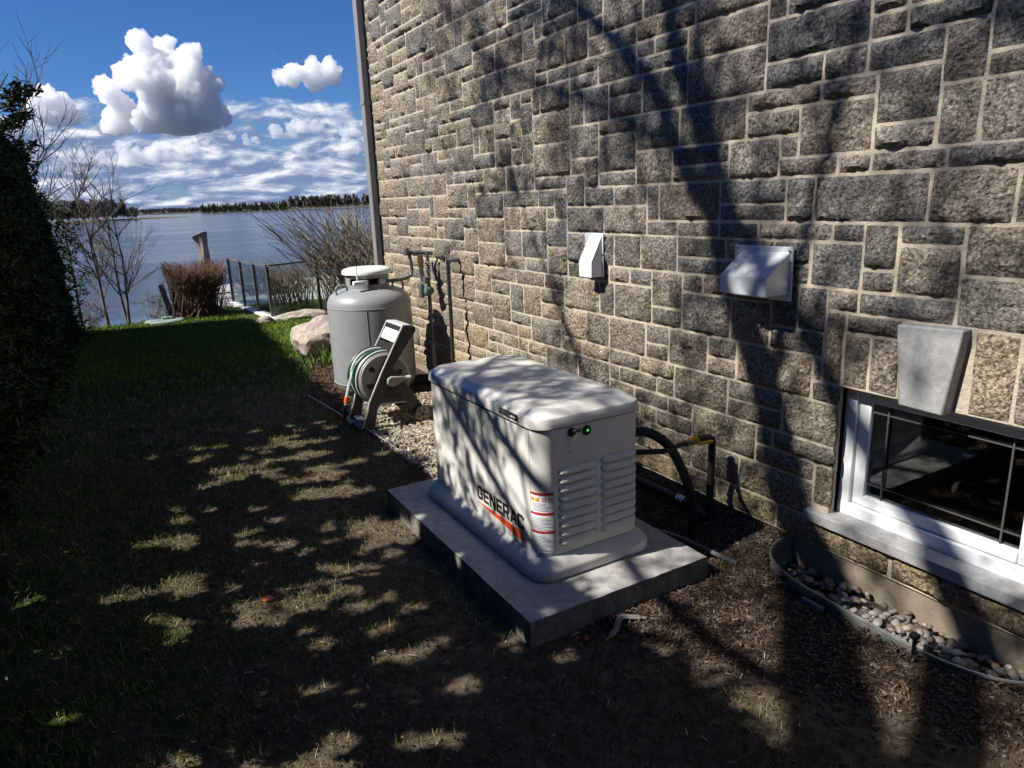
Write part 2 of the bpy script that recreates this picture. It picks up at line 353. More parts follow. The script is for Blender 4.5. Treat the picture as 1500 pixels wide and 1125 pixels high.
# ------------------------------------------------------------------ house: masonry wall with every stone
house = thing('stone_house', 'grey granite house wall with pale mortar joints beside the lawn', 'house', (WX, 1.0, 0))
def H(mb, name, mt, **k): 
    hl = house.location
    mb.v = [(p[0] - hl.x, p[1] - hl.y, p[2] - hl.z) for p in mb.v]
    return mb.build(name, mt, k.pop('parent', house), **k)
YA, YB = 5.25, -3.4; ZT = 4.4
OY0, OY1, OZ0, OZ1 = -1.245, -.385, .155, .745
mw = MB()
mw.box(WX, WX + .28, OY1, YA, -.05, ZT); mw.box(WX, WX + .28, YB, OY0, -.05, ZT)
mw.box(WX, WX + .28, OY0, OY1, OZ1, ZT); mw.box(WX, WX + .28, OY0, OY1, -.05, OZ0 - .025)
wall = H(mw, 'masonry_wall', 'mortar')
H(MB().box(WX + .012, WX + .28, YB, YA, -1.6, -.05), 'foundation', 'parging')
sh = MB(); sh.box(WX + .28, 9, YA - .25, YA, -1.6, ZT); sh.box(WX + .28, 9, YB, YB + .25, -1.6, ZT); sh.box(9, 9.25, YB, YA, -1.6, ZT)
H(sh, 'outer_walls', 'mortar')
H(MB().box(WX + .28, 9, YB + .25, YA - .25, -1.6, -1.5), 'basement_floor', 'interior')
H(MB().box(WX + .28, 9, YB + .25, YA - .25, 1.15, 1.3), 'basement_ceiling', 'interior')
H(MB().box(4.2, 4.3, YB + .25, YA - .25, -1.5, 1.15), 'partition', 'interior')
H(MB().prism([(WX - .45, ZT), (9.7, ZT), (9.7, ZT + .2), (5.4, ZT + 2.6), (WX - .45, ZT + .2)], 'y', YB - .4, YA + .4), 'roof', 'roof')
# random ashlar on a grid
rows = [-.05, .08, .155, .255, .355, .45, .55, .65, .745, .855, .965, 1.07]
while rows[-1] < ZT - .12: rows.append(rows[-1] + rnd.choice([.082, .09, .098, .105, .115]))
rows[-1] = ZT
UW = .05; ncol = int(round((YA - YB) / UW)); occ = [[False] * ncol for _ in rows]
def colY(i): return YB + i * UW
def blockcells(y0, y1, z0, z1):
    for r in range(len(rows) - 1):
        if rows[r] < z1 - .005 and rows[r + 1] > z0 + .005:
            for i in range(ncol):
                if colY(i) < y1 - .005 and colY(i + 1) > y0 + .005: occ[r][i] = True
blockcells(-1.25, -.40, .155, .745); blockcells(-1.35, -.30, .08, .155); blockcells(-1.35, -.30, .745, 1.07)
stones = []
for r in range(len(rows) - 1):
    i = 0
    while i < ncol:
        if occ[r][i]: i += 1; continue
        free = 0
        while i + free < ncol and not occ[r][i + free] and free < 12: free += 1
        can2 = r + 2 < len(rows)
        h = 2 if (can2 and rnd.random() < .44) else 1
        
        wdt = rnd.choice([3, 5, 5, 6, 7, 7, 8, 9, 9, 10]) if h >= 2 else rnd.choice([3, 4, 5, 6, 6, 7, 8, 9])
        if r == 0: h, wdt = 1, rnd.choice([6, 8, 9, 11])
        wdt = min(wdt, free)
        if free - wdt == 1: wdt = free
        while h > 1 and any(occ[r + k][i + q] for k in range(1, h) for q in range(wdt)): h -= 1
        for k in range(h):
            for q in range(wdt): occ[r + k][i + q] = True
        stones.append((colY(i), colY(i + wdt), rows[r], rows[r + h])); i += wdt
# header over the window: upright stones beside the keystone
hy = [-1.35, -1.22, -1.08, -.925]; 
for a, b_ in zip(hy[:-1], hy[1:]): stones.append((a, b_, .745, 1.07 if a > -1.2 else .98))
stones.append((-1.35, -1.22, .98, 1.07))
for a, b_ in ((-.655, -.52), (-.52, -.40)): stones.append((a, b_, .745, .985))
stones.append((-.655, -.40, .985, 1.07)); stones.append((-.40, -.30, .745, 1.07))
PAL = [(.150, .142, .135), (.130, .124, .117), (.185, .165, .145), (.20, .172, .143), (.175, .150, .130), (.205, .178, .145), (.165, .152, .138), (.135, .128, .122), (.19, .165, .148), (.122, .117, .112)]
def stone_mesh(y0, y1, z0, z1, seed, res):
    j = .0068; R_ = random.Random(seed)
    jt = lambda: R_.uniform(-.0025, .0035)
    cs = [(y0 + j + jt(), z0 + j + jt() * .8), (y1 - j - jt(), z0 + j + jt() * .8), (y1 - j - jt(), z1 - j - jt() * .8), (y0 + j + jt(), z1 - j - jt() * .8)]
    nu = max(3, int((y1 - y0) / res)); nv = max(3, int((z1 - z0) / res))
    prd = R_.uniform(.002, .012); tilt = (R_.uniform(-.006, .006), R_.uniform(-.005, .007))
    vs, fs = [], []
    for b_ in range(nv + 1):
        for a in range(nu + 1):
            u, v = a / nu, b_ / nv
            y = (cs[0][0] * (1 - u) + cs[1][0] * u) * (1 - v) + (cs[3][0] * (1 - u) + cs[2][0] * u) * v
            z = (cs[0][1] * (1 - u) + cs[1][1] * u) * (1 - v) + (cs[3][1] * (1 - u) + cs[2][1] * u) * v
            eu = min(u, 1 - u) * (y1 - y0); ev = min(v, 1 - v) * (z1 - z0); e = min(eu, ev)
            pl = min(1, (e / .028)) ** .6
            nn = noise.noise((y * 8, z * 8, seed * 7.1)) * .016 + (abs(noise.noise((y * 21, z * 21, seed * 3.3))) - .25) * .030 + noise.noise((y * 60, z * 60, seed)) * .008
            if e < 1e-6:
                y += noise.noise((y * 22, z * 22, 9)) * .0032; z += noise.noise((y * 22, z * 22, 19)) * .0032
                if eu + ev < 1e-6: y += (.002 if u < .5 else -.002); z += (.002 if v < .5 else -.002)
            vs.append((WX - (.001 + pl * max(.0045 + .2 * noise.noise((y * 40, z * 40, seed)) * .01, prd + .010 + nn + tilt[0] * (u - .5) + tilt[1] * (v - .5))), y, z))
    st = nu + 1
    fs = [(b_ * st + a, b_ * st + a + 1, (b_ + 1) * st + a + 1, (b_ + 1) * st + a) for b_ in range(nv) for a in range(nu)]
    bd = [a for a in range(nu)] + [b_ * st + nu for b_ in range(nv)] + [nv * st + a for a in range(nu, 0, -1)] + [b_ * st for b_ in range(nv, 0, -1)]
    o = len(vs); vs += [(WX + .012, vs[k][1], vs[k][2]) for k in bd]; n_ = len(bd)
    fs += [(bd[k], o + k, o + (k + 1) % n_, bd[(k + 1) % n_]) for k in range(n_)]
    return vs, [f[::-1] for f in fs]
def on_screen(s):
    p = Vector((WX, (s[0] + s[1]) / 2, (s[2] + s[3]) / 2)) - CAM; d = p.dot(FWD)
    if d <= .3: return 0
    x, y = 750 + 1040 * p.dot(RIGHT) / d, 562 - 1040 * p.dot(UP) / d
    if not (-30 < x < 1540 and -40 < y < 1150): return 0
    return (s[1] - s[0]) * (s[3] - s[2]) / d ** 3
order = sorted(range(len(stones)), key=lambda k: -on_screen(stones[k]))
restv, restf, restt = [], [], []
hl = house.location
for rank, k in enumerate(order):
    s = stones[k]; R_ = random.Random(k * 13 + 5)
    tnt = list(R_.choice(PAL)); f = R_.uniform(.82, 1.18) * (1.22 + .18 * sst(0, 2.5, s[0]))
    low = 1 - sst(.3, 1.3, s[2]) 
    warm = .55 * low + (.25 if R_.random() < .3 else 0) + .25 * sst(1.5, 3.5, s[0])
    tnt = [tnt[0] * f * (1 + .35 * warm), tnt[1] * f * (1 + .20 * warm), tnt[2] * f * (1 - .08 * warm), 1]
    if s[3] < .1: tnt = [.23 * f, .18 * f, .11 * f, 1]
    vis = on_screen(s) > 0
    vs, fs = stone_mesh(*s, k, .022 if rank < 160 else .028 if vis else .07)
    vs = [(p[0] - hl.x, p[1] - hl.y, p[2] - hl.z) for p in vs]
    if rank < 298:
        me = bpy.data.meshes.new('stone'); me.from_pydata(vs, [], fs); me.update()
        link('stone', me, 'granite', wall, smooth=True, angle=50, tint=tnt)
    else:
        o = len(restv); restv += vs; restf += [tuple(q + o for q in f_) for f_ in fs]; restt += [tnt] * len(vs)
me = bpy.data.meshes.new('stone_facing'); me.from_pydata(restv, [], restf); me.update()
tag(link('stone_facing', me, 'granite', wall, smooth=True, angle=50, tint=restt), kind='stuff')
# keystone, sill, parging
ks = [(-.911, 1.072), (-.659, 1.062), (-.696, .74), (-.872, .735)]
H(MB().prism(ks, 'x', WX - .06, WX + .01), 'keystone', 'limestone', bevel=.008)
H(MB().prism([(1.30, .078), (1.52, .078), (1.52, .140), (1.30, .129)], 'y', -1.36, -.28), 'window_sill', 'limestone', bevel=.004)
# window
win = bpy.data.objects.new('window', None); col.objects.link(win); win.parent = house; win.location = (0, 0, 0)
FX = 1.40
def fr(y0, y1, z0, z1, x0, x1): return MB().box(x0, x1, y0, y1, z0, z1)
brick = MB().box(FX + .004, FX + .09, OY1 - .055, OY1, OZ0, OZ1).box(FX + .004, FX + .09, OY0, OY0 + .055, OZ0, OZ1).box(FX, FX + .09, OY0 + .0, OY1 - .0, OZ0 - .024, OZ0 + .035).box(FX + .004, FX + .09, OY0 + .055, OY1 - .055, OZ1 - .03, OZ1)
H(brick, 'frame', 'vinyl', parent=win, bevel=.004)
SY0, SY1, SZ0, SZ1 = OY0 + .058, OY1 - .058, OZ0 + .038, OZ1 - .033
sash = MB().box(FX + .02, FX + .075, SY1 - .055, SY1, SZ0, SZ1).box(FX + .02, FX + .075, SY0, SY0 + .055, SZ0, SZ1).box(FX + .017, FX + .075, SY0 + .055, SY1 - .055, SZ0, SZ0 + .05).box(FX + .017, FX + .075, SY0 + .055, SY1 - .055, SZ1 - .035, SZ1)
H(sash, 'sash', 'vinyl', parent=win, bevel=.005)
H(MB().box(FX + .040, FX + .044, SY0 + .056, SY1 - .056, SZ0 + .051, SZ1 - .036), 'pane', 'window_glass', parent=win)
for y in (-.573, -1.062): H(MB().box(FX + .030, FX + .036, y - .0035, y + .0035, SZ0 + .051, SZ1 - .036), 'muntin', 'muntin_grey', parent=win)
for z in (.30, .635): H(MB().box(FX + .0315, FX + .0365, SY0 + .056, SY1 - .056, z - .0028, z + .0028), 'muntin', 'muntin_grey', parent=win)
H(MB().box(FX - .02, FX + .01, OY1 - .0, OY1 + .02, OZ0 - .02, OZ1), 'reveal_strip', 'dark_line', parent=win)  # dark strip along the left reveal of the window

# window well with river pebbles
well = thing('window_well', 'curved galvanised steel window well below the basement window', 'window well', (1.34, -.8, -.27))
def smooth_path(pts, n=6, closed=False):
    o = []; k = len(pts)
    for i in range(k - 1):
        p0, p1, p2, p3 = [Vector(pts[max(0, min(k - 1, i + q))]) for q in (-1, 0, 1, 2)]
        for s in range(n):
            u = s / n
            o.append(.5 * ((2 * p1) + (p2 - p0) * u + (2 * p0 - 5 * p1 + 4 * p2 - p3) * u * u + (3 * p1 - p0 - 3 * p2 + p3) * u ** 3))
    o.append(Vector(pts[-1])); return o
wp = smooth_path([(x, y, 0) for x, y in WELL], 5)
def L(mb, th, name, mt, parent=None, **k):
    l = th.location; mb.v = [(p[0] - l.x, p[1] - l.y, p[2] - l.z) for p in mb.v]; return mb.build(name, mt, parent or th, **k)
mbw = MB(); n_ = len(wp)
zz = [-.36, -.30, -.24, -.18, -.12, -.075, -.055]
off = [0, .012, 0, .012, 0, .006, 0]
vs = []
for z, of in zip(zz, off):
    for i, p in enumerate(wp):
        tn = (wp[min(i + 1, n_ - 1)] - wp[max(i - 1, 0)]).normalized(); nn = Vector((-tn.y, tn.x, 0))
        vs.append((p.x + nn.x * of, p.y + nn.y * of, z - .02 * sst(-.2, -1.2, p.y)))
mbw.add(vs, [(a * n_ + i, a * n_ + i + 1, (a + 1) * n_ + i + 1, (a + 1) * n_ + i) for a in range(len(zz) - 1) for i in range(n_ - 1)])
o = L(mbw, well, 'corrugated_wall', 'well_steel', smooth=True, angle=180)
sm = o.modifiers.new('solid', 'SOLIDIFY'); sm.thickness = .003
L(MB().tube([(p.x, p.y, -.052 - .02 * sst(-.2, -1.2, p.y)) for p in wp], .007, 6), well, 'rolled_rim', 'well_steel', smooth=True)
L(MB().box(.962, .975, -.66, -.56, -.115, -.085), well, 'name_plate', 'label_grey')
gbed = bpy.data.objects.new('gravel_bed', None); col.objects.link(gbed); gbed.location = (1.2, -.8, -.25); gbed['kind'] = 'structure'
pm = []
for k in range(10):
    bm = bmesh.new(); bmesh.ops.create_icosphere(bm, subdivisions=2, radius=1)
    for v in bm.verts:
        v.co *= 1 + .22 * noise.noise(v.co * 1.3 + Vector((k * 9, 0, 0)))
        v.co.z *= .62; v.co.x *= 1.25
    me = bpy.data.meshes.new('pebble'); bm.to_mesh(me); bm.free(); me.polygons.foreach_set('use_smooth', [True] * len(me.polygons))
    tn = [(.22, .19, .16), (.16, .135, .115), (.28, .26, .24), (.14, .12, .11), (.24, .16, .10), (.17, .165, .17), (.29, .25, .20), (.12, .09, .07), (.22, .19, .165), (.36, .34, .31)][k]
    a = me.color_attributes.new('tint', 'FLOAT_COLOR', 'POINT'); a.data.foreach_set('color', np.tile(np.array([*tn, 1], np.float32), len(me.vertices)))
    me.materials.append(MAT['pebble']); pm.append(me)
cnt = 0
while cnt < 295:
    x = rnd.uniform(1.0, 1.33); y = rnd.uniform(-1.37, -.2)
    if not in_well(x - .03, y): continue
    o = bpy.data.objects.new('pebble', rnd.choice(pm)); col.objects.link(o); o.parent = gbed
    s = rnd.uniform(.009, .021); o.scale = (s, s, s); o.location = Vector((x, y, -.185 + .085 * sst(-.25, -.9, y) * sst(1.36, 1.02, x) + rnd.uniform(-.02, .03))) - gbed.location
    o.rotation_euler = (rnd.uniform(-.5, .5), rnd.uniform(-.5, .5), rnd.uniform(0, 6.3)); cnt += 1
st = thing('garden_stake', 'short black plastic stake at the rim of the window well', 'stake', (1.0, -1.02, -.1))
L(MB().tube([(.985, -1.03, -.14), (.98, -1.03, -.02)], .006, 6), st, 'stem', 'black_plastic')
L(MB().box(.965, .995, -1.045, -1.015, -.02, .0), st, 'head', 'black_plastic', bevel=.004)

# ------------------------------------------------------------------ vents
def vent(name, label, y0, y1, z0, z1, hy0, hy1, xf, zf0, zf1, ztop, mt, screws):
    v = thing(name, label, 'vent', (WX - .03, (y0 + y1) / 2, (z0 + z1) / 2), 'vent hoods on the stone wall')
    L(MB().box(WX - .036, WX - .030, y0, y1, z0, z1), v, 'flange', mt, bevel=.001)
    xw = WX - .0365
    a, b_ = hy0, hy1
    hood = MB()
    # thin sheet hood: sloped top, front and two cheeks, open below
    P = {}
    for t_, yy in (('a', a), ('b', b_)):
        P[t_] = [(xw, yy, ztop), (xf, yy, zf1), (xf, yy, zf0), (xw, yy, zf0 - .0)]
    vs = P['a'] + P['b']
    hood.add(vs, [(0, 1, 5, 4), (1, 2, 6, 5), (0, 3, 2, 1), (4, 5, 6, 7)])
    o = L(hood, v, 'hood', mt); s_ = o.modifiers.new('solid', 'SOLIDIFY'); s_.thickness = .0025; s_.offset = 1
    L(MB().box(xw - .006, xw - .0008, a + .01, b_ - .01, zf0 + .02, ztop - .03), v, 'damper', 'black_plastic')
    for (sy, sz) in screws:
        L(MB().lathe([(.0, -.006), (.005, -.005), (.007, 0)], (WX - .037, sy, sz), 8, 'x'), v, 'screw', 'steel')
    return v
vent('vent_hood', 'wide bright metal exhaust vent hood on the wall above the window', -.135, .206, 1.094, 1.339, -.118, .152, 1.156, 1.128, 1.208, 1.312, 'galvanised',
     [(.19, 1.325), (-.118, 1.32), (-.128, 1.27), (-.128, 1.2), (-.128, 1.15)])
vent('vent_hood', 'narrow white metal vent hood on the wall behind the generator', 1.266, 1.456, 1.102, 1.368, 1.277, 1.404, 1.224, 1.105, 1.200, 1.350, 'white_metal', [(1.271, 1.24)])

# ------------------------------------------------------------------ pad
pad = thing('concrete_pad', 'rectangular concrete slab under the white generator', 'slab', (.3, .6, G0))
def grid_top(x0, x1, y0, y1, z):
    mb = MB(); nx, ny = 24, 40; vs = []
    for j in range(ny + 1):
        for i in range(nx + 1):
            x = x0 + (x1 - x0) * i / nx; y = y0 + (y1 - y0) * j / ny; zz_ = z - .001
            if i in (0, nx): x += noise.noise((y * 14, i, 1)) * .004
            if j in (0, ny): y += noise.noise((x * 14, j, 2)) * .004
            if i in (0, nx) or j in (0, ny): zz_ -= .003 + .004 * max(0, noise.noise((x * 20, y * 20, 5)))
            vs.append((x, y, zz_))
    s = nx + 1
    fs = [(j * s + i, j * s + i + 1, (j + 1) * s + i + 1, (j + 1) * s + i) for j in range(ny) for i in range(nx)]
    mb.add(vs, fs); bd = list(range(nx)) + [j * s + nx for j in range(ny)] + [ny * s + i for i in range(nx, 0, -1)] + [j * s for j in range(ny, 0, -1)]
    return mb, vs, bd
mb, vs, bd = grid_top(PADX0, PADX1, PADY0, PADY1, 0)
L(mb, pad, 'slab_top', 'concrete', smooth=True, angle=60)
sd = MB(); n_ = len(bd); ring = [vs[k] for k in bd]
low = []
for (x, y, z) in ring:
    e = .004 * noise.noise((x * 9, y * 9, 0)); low.append((x + (e - .002 if x < .3 else e + .002), y + (e - .002 if y < .6 else e + .002), z - .06))
low2 = [(x + .01 * noise.noise((x * 6, y * 6, 2)), y + .01 * noise.noise((x * 6, y * 6, 4)), -.22) for x, y, z in low]
sd.add([(a, b_, c_ - .0005) for a, b_, c_ in ring] + low + low2, [(r * n_ + k, r * n_ + (k + 1) % n_, (r + 1) * n_ + (k + 1) % n_, (r + 1) * n_ + k) for r in range(2) for k in range(n_)])
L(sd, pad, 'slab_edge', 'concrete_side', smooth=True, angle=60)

# ------------------------------------------------------------------ generator
gen = thing('standby_generator', 'white standby generator enclosure with black and red lettering on concrete slab', 'generator', (.32, .61, 0))
def rr(x0, x1, y0, y1, r, z, n=8):
    p = []
    for cx_, cy_, a0 in ((x1 - r, y1 - r, 0), (x0 + r, y1 - r, PI / 2), (x0 + r, y0 + r, PI), (x1 - r, y0 + r, 1.5 * PI)):
        for k in range(n + 1):
            a = a0 + PI / 2 * k / n; p.append((cx_ + r * math.cos(a), cy_ + r * math.sin(a), z))
    return p
GW, GL = .64, 1.225
def ring(off, r, z): return rr(off, GW - off, off, GL - off, r, z)
L(MB().loft([ring(.004, .088, .002), ring(0, .09, .008), ring(0, .09, .042), ring(.004, .088, .05), ring(.028, .08, .078), ring(.040, .075, .090), ring(.0435, .072, .094), ring(.06, .06, .0955)]), gen, 'base_skirt', 'gen_base', smooth=True, angle=50)
B0 = .045; BT = .671; BR = .075
L(MB().loft([rr(B0 + .006, GW - B0 - .006, B0 + .006, GL - B0 - .006, BR - .006, .0957), rr(B0 + .006, GW - B0 - .006, B0 + .006, GL - B0 - .006, BR - .006, BT - .002)]), gen, 'inner_body', 'black_plastic')
def shell(path, z0, z1, th=.004):
    # vertical sheet following a plan path (list of (x,y)), thickness outward given by path itself
    n = len(path); vs = [(x, y, z0) for x, y in path] + [(x, y, z1) for x, y in path]
    return MB().add(vs, [(i, i + 1, n + i + 1, n + i) for i in range(n - 1)])
full = [(p[0], p[1]) for p in rr(B0, GW - B0, B0, GL - B0, BR, 0, 10)]
# ring order: +x+y corner, -x+y corner, -x-y corner, +x-y corner
c2 = full[11:22]; c3 = full[22:33]; c4 = full[33:44]; c1 = full[0:11]
side = c2[5:] + [(B0, GL - B0 - .2), (B0, .5), (B0, B0 + BR + .0015)]
front = [(B0, B0 + BR - .0015)] + c3[1:] + c4[:6]
backp = c4[6:] + [(GW - B0, .5)] + c1 + c2[:5]
for nm, pth in (('side_panel', side), ('front_panel', front), ('rear_panel', backp)):
    o = L(shell(pth, .0975, BT - (.005 if nm != 'side_panel' else .011)), gen, nm, 'gen_shell', smooth=True, angle=60)
# lid in two pieces with a seam
lid = MB().loft([ring(.040, .078, BT), ring(.034, .082, BT + .003), ring(.034, .082, BT + .008), ring(.0385, .079, BT + .042), ring(.041, .077, BT + .0465), ring(.046, .074, BT + .0495), ring(.078, .056, BT + .0705), ring(.083, .054, BT + .0728), ring(.090, .052, BT + .0738), ring(.16, .03, BT + .0765), ring(.27, .02, BT + .078)])
lo = L(lid, gen, 'lid', 'gen_lid', smooth=True, angle=60)
lo2 = lo.copy(); lo2.data = lo.data.copy(); lo2.name = 'lid_front_cap'; col.objects.link(lo2)
seam = .146
for ob, keep, yy in ((lo, 1, seam + .0015), (lo2, -1, seam - .0015)):
    bm = bmesh.new(); bm.from_mesh(ob.data)
    bmesh.ops.bisect_plane(bm, geom=bm.verts[:] + bm.edges[:] + bm.faces[:], plane_co=(0, yy - gen.location.y, 0), plane_no=(0, 1, 0), clear_inner=keep > 0, clear_outer=keep < 0)
    bm.to_mesh(ob.data); bm.free()
L(MB().loft([ring(.045, .07, BT + .003), ring(.043, .075, BT + .038), ring(.075, .062, BT + .062), ring(.10, .05, BT + .070), ring(.27, .02, BT + .074)]), gen, 'lid_liner', 'black_plastic')
# louvres on the front
def louvre(wd):
    mb = MB(); n = 10; prof = [(0, .017), (-.005, .009), (-.0095, -.002), (-.0120, -.0095), (-.0112, -.0115), (-.006, -.0125)]
    rings = []
    for k in range(n + 1):
        u = -1 + 2 * k / n; e = max(0.02, (1 - abs(u) ** 5)) ; rings.append([(u * wd / 2, .0005 + (p[0] - .0) * e, p[1] * (.7 + .3 * e)) for p in prof])
    vs = [p for r in rings for p in r]; m_ = len(prof)
    return mb.add(vs, [(a * m_ + b_, a * m_ + b_ + 1, (a + 1) * m_ + b_ + 1, (a + 1) * m_ + b_) for a in range(n) for b_ in range(m_ - 1)])
proto = {}
for cxl, wd in ((.241, .205), (.460, .195)):
    for k in range(9):
        z = .475 - k * .0405 + (.006 if cxl > .3 else 0)
        if wd not in proto:
            proto[wd] = louvre(wd).build('louvre', 'gen_shell', gen, smooth=True, angle=70); o = proto[wd]
            sg = o.modifiers.new('solid', 'SOLIDIFY'); sg.thickness = .0015
        else:
            o = proto[wd].copy(); col.objects.link(o)
        o.location = Vector((cxl, B0 - .0005, z)) - gen.location
        L(MB().box(cxl - wd * .46, cxl + wd * .46, B0 - .0015, B0 - .0008, z - .0165, z - .0115), gen, 'louvre_slot', 'dark_line')
# lock, key and status light
L(MB().lathe([(.0, -.012), (.014, -.012), (.019, -.008), (.020, 0)], (.211, B0, .640), 20, 'y'), gen, 'lock', 'black_plastic', smooth=True)
L(MB().box(.207, .243, B0 - .030, B0 - .012, .644, .656), gen, 'lock_cover', 'black_plastic', bevel=.004)
key = L(MB().box(.2085, .2135, B0 - .024, B0 - .022, .598, .632).box(.205, .217, B0 - .0245, B0 - .0215, .618, .634).box(.2065, .2125, B0 - .0243, B0 - .0217, .575, .597), gen, 'key', 'steel')
L(MB().lathe([(.0, -.010), (.016, -.010), (.021, -.006), (.022, 0)], (.288, B0, .634), 24, 'y'), gen, 'light_bezel', 'black_plastic', smooth=True)
L(MB().box(.282, .292, B0 - .0115, B0 - .0102, .632, .640), gen, 'status_light', 'led')
# badge
bd_ = L(MB().prism([(.345, .684), (.338, .713), (.19, .713), (.183, .684)], 'x', .029, .036), gen, 'badge', 'letter_black', bevel=.004)
L(MB().box(.0278, .0288, .252, .337, .688, .709), gen, 'badge_plate', 'badge_grey')
for k in range(9): L(MB().box(.0270, .0277, .262 + k * .0075, .267 + k * .0075, .696, .700), gen, 'badge_letter', 'dark_line')
for k in range(4): L(MB().box(.0270, .0277, .197 + k * .011, .204 + k * .011, .694, .703), gen, 'badge_letter', 'label_white')
# lettering
E_ = [[(0, 0), (.8, 0), (.8, .2), (.22, .2), (.22, .4), (.75, .4), (.75, .6), (.22, .6), (.22, .8), (.8, .8), (.8, 1), (0, 1)]]
GLY = {'G': [[(.15, 0), (.7, 0), (.85, .15), (.85, .55), (.45, .55), (.45, .37), (.63, .37), (.63, .2), (.22, .2), (.22, .8), (.63, .8), (.63, .7), (.85, .7), (.85, .85), (.7, 1), (.15, 1), (0, .85), (0, .15)]],
       'E': E_, 'N': [[(0, 0), (.22, 0), (.22, .66), (.63, 0), (.88, 0), (.88, 1), (.66, 1), (.66, .36), (.25, 1), (0, 1)]],
       'R': [[(0, 0), (.22, 0), (.22, 1), (0, 1)], [(.2205, 1), (.2205, .8), (.62, .8), (.62, .54), (.2205, .54), (.2205, .34), (.45, .34), (.62, 0), (.87, 0), (.68, .36), (.84, .5), (.84, .85), (.7, 1)]],
       'A': [[(0, 0), (.22, 0), (.30, .22), (.465, .22), (.465, .4), (.37, .4), (.465, .72), (.465, 1), (.35, 1)], [(.93, 0), (.71, 0), (.63, .22), (.4655, .22), (.4655, .4), (.56, .4), (.4655, .72), (.4655, 1), (.58, 1)]],
       'C': [[(.15, 0), (.7, 0), (.85, .15), (.85, .32), (.63, .32), (.63, .2), (.22, .2), (.22, .8), (.63, .8), (.63, .68), (.85, .68), (.85, .85), (.7, 1), (.15, 1), (0, .85), (0, .15)]]}
adv = {'G': .98, 'E': .93, 'N': 1.02, 'R': .97, 'A': 1.0, 'C': .95}
u = 0; word = 'GENERAC'; tot = sum(adv[c_] for c_ in word) - .1
LH = .070; SX = (.628 - .183) / tot; YS = .628
for ch in word:
    mb = MB()
    for pl in GLY[ch]:
        mb.prism([(YS - (u + a) * SX, .176 + b_ * LH) for a, b_ in pl], 'x', B0 - .0016, B0 - .0004)
    L(mb, gen, 'letter', 'letter_black'); u += adv[ch]
L(MB().prism([(.636, .158), (.192, .166), (.192, .118)], 'x', B0 - .0016, B0 - .0004), gen, 'logo_swoosh', 'logo_red')
L(MB().box(B0 - .0016, B0 - .0004, .178, .182, .236, .241), gen, 'logo_mark', 'letter_black')
# warning label wrapped round the front corner
def arc(z0, z1, s0, s1, r_off, n=8):
    # s: 0..1 along the path from the side (y=.112) round the corner to front (x=.108)
    cxa, cya = B0 + BR, B0 + BR; vs = []
    for k in range(n + 1):
        s = s0 + (s1 - s0) * k / n; a = PI + s * PI / 2 * .93 + .03
        rr_ = BR + r_off; vs.append((cxa + rr_ * math.cos(a), cya + rr_ * math.sin(a)))
    vv = [(x, y, z0) for x, y in vs] + [(x, y, z1) for x, y in vs]
    return vv, [(i, i + 1, n + 2 + i, n + 1 + i) for i in range(n)]
lab = L(MB().add(*arc(.112, .392, 0, 1, .0008)), gen, 'warning_label', 'label_white', smooth=True, angle=180)
def lb(z0, z1, a, b_, mt, nm, off=.0014): 
    mb = MB().add(*arc(z0, z1, a, b_, off)); l = gen.location
    mb.v = [(p[0] - l.x, p[1] - l.y, p[2] - l.z) for p in mb.v]; o = mb.build(nm, mt, lab, smooth=True, angle=180)
for z in (.380, .290, .205): lb(z, z + .0115, 0, 1, 'label_red', 'red_band')
for k, zz0 in enumerate((.372, .282, .197)):
    z = zz0 - (.030 if k == 0 else .008)
    while z > (.304, .219, .122)[k]:
        a = .05 + .02 * rnd.random(); lb(z, z + .0022, a, rnd.uniform(.6, .96), 'label_grey', 'print_line'); z -= .0066
for q in range(2): lb(.352, .368, .04 + q * .22, .20 + q * .22, 'label_orange', 'warning_sign')
for q in range(2): lb(.353, .367, .54 + q * .22, .68 + q * .22, 'label_red', 'prohibition_sign'); 
for q in range(2): lb(.3555, .3645, .57 + q * .22, .65 + q * .22, 'label_white', 'prohibition_sign', .002)
lb(.110, .112, 0, 1, 'dark_line', 'label_border'); lb(.112, .392, .985, 1.0, 'dark_line', 'label_border')
L(MB().box(.20, .21, B0 - .002, B0 - .0005, .55, .553), gen, 'scuff_mark', 'label_grey')

# ------------------------------------------------------------------ conduits behind the generator
def corr(pts, r, n=10, step=.008):
    path = smooth_path(pts, 14); rs = []
    for i in range(len(path)): rs.append(r * (1 + .05 * (i % 2)))
    return MB().tube(path, rs, n)
c_ = thing('electrical_conduit', 'thick black flexible conduit arching from the generator to the ground', 'conduit', (.9, .15, -.08))
L(corr([(.60, .20, .50), (.70, .15, .515), (.80, .10, .44), (.90, .10, .28), (.96, .11, .15), (1.0, .13, 0), (1.0, .13, -.11)], .023), c_, 'corrugated_hose', 'black_rubber', smooth=True)
L(MB().lathe([(.03, 0), (.03, .03), (.024, .032)], (.600, .20, .50), 12, 'x'), c_, 'collar', 'reel_light')
c_ = thing('gas_hose', 'thin black gas hose running from the generator to the yellow valve', 'hose', (.85, .2, .35))
L(MB().tube(smooth_path([(.60, .20, .42), (.75, .075, .43), (.90, .135, .41), (.98, .175, .392)], 8), .013, 8), c_, 'hose_run', 'black_rubber', smooth=True)
gp = thing('gas_pipe', 'dark vertical gas pipe with yellow handled valve against the stone wall', 'pipe', (1.2, .21, -.08))
L(MB().tube(smooth_path([(1.2, .215, -.12), (1.2, .213, .1), (1.2, .21, .32), (1.19, .21, .36), (1.16, .209, .374), (1.10, .208, .376)], 6), .020, 10), gp, 'riser', 'black_rubber', smooth=True)
